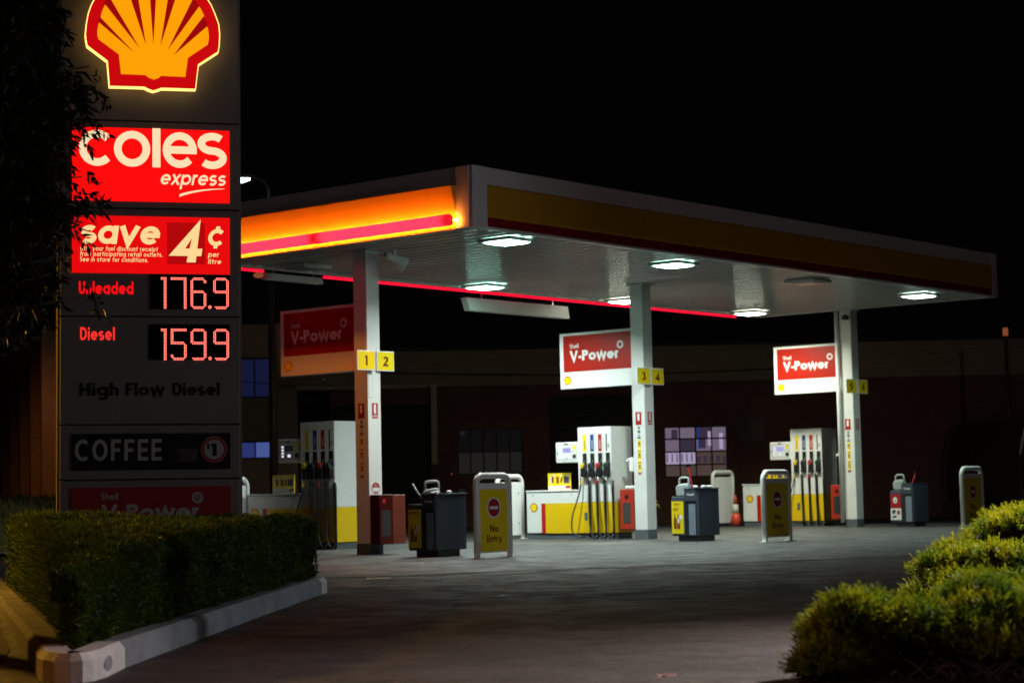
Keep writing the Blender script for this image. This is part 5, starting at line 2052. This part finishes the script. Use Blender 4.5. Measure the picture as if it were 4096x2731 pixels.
def hedge():
    def xr(y):
        return np.interp(y, [10.6, 11.36, 15.24, 18.95], [-2.33, -2.28, -2.10, -1.89])

    def xl(y):
        return np.interp(y, [10.6, 12.573, 15.9, 18.9], [-2.46, -2.98, -3.98, -4.88])

    def top(x, y):
        p_ = np.stack([x, y], axis=1)
        base = np.interp(y, [10.6, 11.5, 13, 16, 18.9], [0.50, 0.62, 0.70, 0.75, 0.74])
        base = base + 0.10 * np.clip((xr(y) - x) / 1.6, 0, 1)
        return base + 0.045 * vnoise(p_, 2.1) + 0.02 * vnoise(p_, 6.5, 2)
    r = empty('hedge', (0, 0, 0), 0, 'long clipped green hedge filling the kerbed bed in front of the price pylon', 'hedge')
    Y0, Y1 = 10.75, 18.95
    # core
    nx, ny = 14, 60
    V, F = [], []
    for j in range(ny):
        y = Y0 + 0.1 + (Y1 - Y0 - 0.22) * j / (ny - 1)
        for i in range(nx):
            u = i / (nx - 1)
            a, c = float(xl(np.array([y]))[0]) + 0.09, float(xr(np.array([y]))[0]) - 0.09
            c = max(c, a + 0.02)
            x = a + (c - a) * u
            z = float(top(np.array([x]), np.array([y]))[0]) - 0.09
            e = min(u, 1 - u) * (c - a)
            z -= 0.08 * max(0, 1 - e / 0.12)
            V.append((x, y, z))
    for j in range(ny - 1):
        for i in range(nx - 1):
            F.append((j * nx + i, j * nx + i + 1, (j + 1) * nx + i + 1, (j + 1) * nx + i))
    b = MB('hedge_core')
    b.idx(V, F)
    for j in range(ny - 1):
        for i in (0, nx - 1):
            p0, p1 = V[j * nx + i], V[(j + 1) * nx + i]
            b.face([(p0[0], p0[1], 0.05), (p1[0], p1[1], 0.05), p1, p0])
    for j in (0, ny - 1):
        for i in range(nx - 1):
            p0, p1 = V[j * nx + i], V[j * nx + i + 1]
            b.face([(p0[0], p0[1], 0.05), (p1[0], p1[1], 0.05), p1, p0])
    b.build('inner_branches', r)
    T = []
    # side towards the driveway
    n_ = 95000
    y = Y0 + (Y1 - Y0) * rng.uniform(size=n_)
    tz = top(xr(y), y)
    z = 0.12 + (tz - 0.12) * rng.uniform(size=n_) ** 0.8
    lump = 0.05 * vnoise(np.stack([y, z * 2.2], axis=1), 2.6, 4)
    rnd_in = 0.10 * np.clip((z - (tz - 0.12)) / 0.12, 0, 1) ** 2
    x = xr(y) - 0.05 + lump - rnd_in - 0.11 * rng.uniform(size=n_)
    B = np.stack([x, y, z], axis=1)
    Dv = np.stack([0.7 + 0.6 * rng.normal(size=n_), 0.8 * rng.normal(size=n_), 0.45 + 0.7 * rng.normal(size=n_)], axis=1)
    T.append(blades(B, Dv, rng.uniform(0.020, 0.050, n_), rng.uniform(0.006, 0.012, n_)))
    # top
    n_ = 95000
    y = Y0 + (Y1 - Y0) * rng.uniform(size=n_)
    u = rng.uniform(size=n_)
    x = xl(y) + (xr(y) - 0.08 - xl(y)) * u
    z = top(x, y) - 0.05 - 0.05 * rng.uniform(size=n_)
    e = np.minimum(x - xl(y), xr(y) - x)
    z -= 0.08 * np.clip(1 - e / 0.12, 0, 1)
    B = np.stack([x, y, z], axis=1)
    Dv = np.stack([0.55 * rng.normal(size=n_), 0.55 * rng.normal(size=n_), 0.9 + 0.2 * rng.normal(size=n_)], axis=1)
    T.append(blades(B, Dv, rng.uniform(0.022, 0.060, n_), rng.uniform(0.006, 0.012, n_)))
    # far end and street side
    n_ = 9000
    u = rng.uniform(size=n_)
    y = np.full(n_, Y1 - 0.08) - 0.1 * rng.uniform(size=n_)
    x = xl(y) + (xr(y) - xl(y)) * u
    z = 0.12 + (top(x, y) - 0.2) * rng.uniform(size=n_)
    Dv = np.stack([0.4 * rng.normal(size=n_), 0.9 + 0.3 * rng.normal(size=n_), 0.6 + 0.4 * rng.normal(size=n_)], axis=1)
    T.append(blades(np.stack([x, y, z], axis=1), Dv, rng.uniform(0.05, 0.10, n_), rng.uniform(0.006, 0.012, n_)))
    n_ = 14000
    y = Y0 + (Y1 - Y0) * rng.uniform(size=n_)
    tz = top(xl(y), y)
    z = 0.12 + (tz - 0.18) * rng.uniform(size=n_)
    x = xl(y) + 0.08 + 0.08 * rng.uniform(size=n_)
    Dv = np.stack([-0.9 + 0.3 * rng.normal(size=n_), 0.5 * rng.normal(size=n_), 0.6 + 0.4 * rng.normal(size=n_)], axis=1)
    T.append(blades(np.stack([x, y, z], axis=1), Dv, rng.uniform(0.05, 0.10, n_), rng.uniform(0.006, 0.012, n_)))
    tri_object('foliage', np.concatenate(T), 'hedge_leaf', r)


hedge()


def juniper(name_label, lobes, nshoot, ground_twigs):
    r = empty('juniper_shrub', (0, 0, 0), 0, name_label, 'shrub', 'golden juniper shrubs by the driveway')
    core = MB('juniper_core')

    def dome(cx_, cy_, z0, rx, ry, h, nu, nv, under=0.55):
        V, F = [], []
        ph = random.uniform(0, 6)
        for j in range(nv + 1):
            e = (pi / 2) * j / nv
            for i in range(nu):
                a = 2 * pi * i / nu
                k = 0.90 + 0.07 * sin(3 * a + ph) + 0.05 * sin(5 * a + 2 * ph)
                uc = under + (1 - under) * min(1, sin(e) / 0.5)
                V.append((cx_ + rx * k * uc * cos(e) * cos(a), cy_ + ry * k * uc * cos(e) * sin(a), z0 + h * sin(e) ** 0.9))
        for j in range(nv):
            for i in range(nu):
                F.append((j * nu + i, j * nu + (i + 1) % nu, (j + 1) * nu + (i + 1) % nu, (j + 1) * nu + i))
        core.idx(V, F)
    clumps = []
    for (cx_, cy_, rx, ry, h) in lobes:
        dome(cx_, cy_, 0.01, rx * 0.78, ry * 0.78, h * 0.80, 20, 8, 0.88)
        m_ = int(10 + 60 * rx * ry)
        for q in range(m_):
            a = random.uniform(0, 2 * pi)
            se = random.uniform(0.58, 1.0)
            e = math.asin(se)
            k = 0.86
            rr = random.uniform(0.085, 0.15)
            clumps.append((cx_ + rx * k * cos(e) * cos(a), cy_ + ry * k * cos(e) * sin(a), 0.02 + h * 0.84 * se, rr))
    T = []
    for (x, y, z, rr) in clumps:
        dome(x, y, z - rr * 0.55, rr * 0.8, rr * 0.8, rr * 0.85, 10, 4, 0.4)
    n_each = max(20, nshoot // len(clumps))
    for (x, y, z, rr) in clumps:
        n_ = n_each
        a = rng.uniform(0, 2 * pi, n_)
        se = rng.uniform(0.12, 1.0, n_)
        ce = np.sqrt(1 - se * se)
        k = 0.75 + 0.25 * rng.uniform(size=n_)
        base = np.stack([x + rr * k * ce * np.cos(a), y + rr * k * ce * np.sin(a), z - rr * 0.55 + rr * 0.95 * k * se], axis=1)
        out = np.stack([np.cos(a) * 0.75 * ce, np.sin(a) * 0.75 * ce, 0.30 + 0.55 * se], axis=1) + 0.25 * rng.normal(size=(n_, 3))
        out /= np.linalg.norm(out, axis=1, keepdims=True)
        Ls = rng.uniform(0.035, 0.095, n_)
        T.append(blades(base, out, Ls, np.full(n_, 0.0035)))
        for q in range(8):
            f = 0.12 + 0.11 * q
            nb = base + out * (Ls * f)[:, None]
            dd = out * 0.9 + 0.55 * rng.normal(size=(n_, 3))
            T.append(blades(nb, dd, rng.uniform(0.016, 0.036, n_) * (1.2 - 0.5 * f), rng.uniform(0.0026, 0.0050, n_)))
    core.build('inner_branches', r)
    tri_object('foliage', np.concatenate(T), 'juniper_leaf', r)
    # brown dead shoots round the skirt, coloured dark to deepen its shade
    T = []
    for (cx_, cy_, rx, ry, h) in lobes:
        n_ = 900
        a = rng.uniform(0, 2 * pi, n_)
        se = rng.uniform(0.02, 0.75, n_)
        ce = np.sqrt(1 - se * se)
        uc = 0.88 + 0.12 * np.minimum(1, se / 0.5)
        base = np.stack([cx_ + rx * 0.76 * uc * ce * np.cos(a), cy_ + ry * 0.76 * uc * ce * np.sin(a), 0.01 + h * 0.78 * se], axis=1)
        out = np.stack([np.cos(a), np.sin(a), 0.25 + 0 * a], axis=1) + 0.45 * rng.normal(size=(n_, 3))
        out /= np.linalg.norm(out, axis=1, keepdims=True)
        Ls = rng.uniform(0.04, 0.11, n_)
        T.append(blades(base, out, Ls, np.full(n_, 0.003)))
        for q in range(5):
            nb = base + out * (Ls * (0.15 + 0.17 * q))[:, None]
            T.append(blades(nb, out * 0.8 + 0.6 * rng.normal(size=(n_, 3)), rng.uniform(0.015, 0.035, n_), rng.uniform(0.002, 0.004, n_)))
    tri_object('dead_shade_foliage', np.concatenate(T), 'juniper_dead_shade', r)
    tw = MB('twig')
    for (x, y) in ground_twigs:
        a = random.uniform(0, 2 * pi)
        L = random.uniform(0.06, 0.16)
        p0 = Vector((x, y, random.uniform(0.01, 0.05)))
        p1 = p0 + Vector((cos(a) * L * 0.5, sin(a) * L * 0.3, L * random.uniform(0.0, 0.5)))
        p2 = p1 + Vector((cos(a + 0.6) * L * 0.5, sin(a + 0.6) * L * 0.3, L * random.uniform(-0.1, 0.4)))
        tw.tube([p0, p1, p2], [0.005, 0.004, 0.0015], 6)
    tw.build('bare_twigs', r)


juniper('low golden juniper with a rounded hump at the bottom right corner',
        [(1.64, 9.62, 0.27, 0.30, 0.40), (2.00, 9.75, 0.34, 0.42, 0.35), (2.36, 9.75, 0.40, 0.48, 0.455), (2.76, 9.85, 0.46, 0.50, 0.47), (3.3, 9.9, 0.5, 0.55, 0.46), (1.47, 9.45, 0.13, 0.17, 0.15), (2.17, 9.50, 0.26, 0.24, 0.30), (2.55, 9.48, 0.28, 0.24, 0.33)],
        21000, [(random.uniform(1.75, 2.6), random.uniform(9.02, 9.22)) for _ in range(40)])
juniper('taller golden juniper mound behind the low one at the right edge',
        [(2.84, 12.6, 0.38, 0.45, 0.58), (3.20, 12.7, 0.46, 0.55, 0.80), (3.75, 12.9, 0.58, 0.65, 0.90), (4.5, 13.0, 0.62, 0.65, 0.90), (2.66, 12.4, 0.22, 0.28, 0.36), (3.02, 12.3, 0.28, 0.28, 0.58), (3.42, 12.3, 0.32, 0.3, 0.62)],
        17000, [(random.uniform(2.7, 3.6), random.uniform(11.9, 12.2)) for _ in range(14)])
b = MB('soil')
b.face([(1.30, 8.95, 0.006), (6, 8.6, 0.006), (8, 14.5, 0.006), (2.75, 13.6, 0.006), (2.35, 12.3, 0.006)])
tag(b.build('shrub_bed'), kind='structure')


def street_tree():
    r = empty('street_tree', (-4.35, 13.4, 0), 0, 'dark leafy street tree in silhouette at the left, overhanging the price pylon', 'tree')
    O = Vector((-4.35, 13.4, 0))
    b = MB('bark')
    tr = [(0, 0, 0.0), (0.03, 0.02, 0.8), (-0.04, 0.0, 1.7), (0.02, 0.05, 2.6), (0.1, 0.0, 3.6), (0.15, 0.1, 4.8), (0.1, 0.1, 6.0)]
    b.tube(hose_path(tr, 4), [0.14 - 0.12 * i / (4 * (len(tr) - 1)) for i in range(4 * (len(tr) - 1) + 1)], 10)
    b.build('trunk', r, smooth=True)
    lb = MB('bark')
    limbs = []
    for k in range(34):
        z0 = random.uniform(1.9, 5.6)
        a = random.uniform(0, 2 * pi)
        L = random.uniform(0.6, 1.25)
        p0 = Vector((0.05, 0.03, z0))
        p2 = p0 + Vector((cos(a) * L, sin(a) * L * 0.8, random.uniform(0.05, 0.5)))
        limbs.append((p0, p2))
    # limbs that reach over the pylon
    tips = [(-2.86, 13.35, 3.90), (-2.84, 13.45, 3.64), (-3.02, 13.3, 3.80), (-2.97, 13.5, 3.42), (-2.84, 13.4, 3.50), (-3.02, 13.4, 3.28), (-3.00, 13.3, 3.10), (-2.95, 13.5, 3.16), (-3.12, 13.5, 3.0), (-3.02, 13.4, 2.92),
            (-3.05, 13.45, 2.62), (-3.00, 13.3, 2.50), (-2.93, 13.4, 2.32), (-3.06, 13.5, 2.30), (-3.15, 13.3, 2.75)]
    for t_ in tips:
        p2 = Vector(t_) - O
        p0 = Vector((0.05, 0.03, max(1.9, p2.z - random.uniform(0.1, 0.5))))
        limbs.append((p0, p2))
    clusters = []
    for p0, p2 in limbs:
        m_ = (p0 + p2) / 2 + Vector((0, 0, 0.08))
        lb.tube([p0, m_, p2], [0.022, 0.014, 0.005], 6)
        for q in range(5):
            u = 0.35 + 0.65 * q / 4
            clusters.append(p0.lerp(p2, u) + Vector([random.uniform(-0.10, 0.10) for _ in range(3)]))
    lb.build('limbs', r, smooth=True)
    P = np.array([tuple(c) for c in clusters])
    # dense crown fill on the street side of the pylon
    n_ = 7600
    zz = rng.uniform(2.38, 6.4, n_)
    edge = np.interp(zz, [2.05, 2.3, 2.6, 3.0, 3.6, 3.9, 4.2, 4.6, 5.5, 6.4], [0.95, 1.14, 1.26, 1.34, 1.39, 1.37, 1.20, 1.10, 0.95, 0.35])
    edge = edge + 0.09 * np.sin(zz * 9.0) + 0.05 * np.sin(zz * 23.0 + 1)
    a = rng.uniform(0, 2 * pi, n_)
    rr = rng.uniform(size=n_) ** 0.45
    Q = np.stack([np.where(np.cos(a) > 0, edge, 1.7) * rr * np.cos(a), 0.75 * rr * np.sin(a), zz], axis=1)
    P = np.concatenate([P, Q])
    # each cluster: a drooping twig with paired lance leaves
    per = 14
    n_ = len(P)
    tw = rng.normal(size=(n_, 3))
    tw[:, 2] = -0.25 - np.abs(tw[:, 2]) * 0.5
    tw /= np.linalg.norm(tw, axis=1, keepdims=True)
    T = []
    for q in range(per):
        f = q / per
        base = P + tw * (0.22 * f) + 0.01 * rng.normal(size=(n_, 3))
        sd = rng.normal(size=(n_, 3))
        d = tw * 0.6 + sd * 0.45 + np.array([0, 0, -0.35])
        d /= np.linalg.norm(d, axis=1, keepdims=True)
        L = rng.uniform(0.06, 0.115, n_)
        wv = np.cross(d, rng.normal(size=(n_, 3)))
        wv /= np.linalg.norm(wv, axis=1, keepdims=True)
        hw = rng.uniform(0.009, 0.015, n_)[:, None]
        mid = base + d * (L * 0.42)[:, None]
        tip = base + d * L[:, None]
        T.append(np.stack([base, mid - wv * hw, mid + wv * hw], axis=1))
        T.append(np.stack([mid - wv * hw, tip, mid + wv * hw], axis=1))
    tri_object('crown', np.concatenate(T), 'tree_leaf', r)


street_tree()
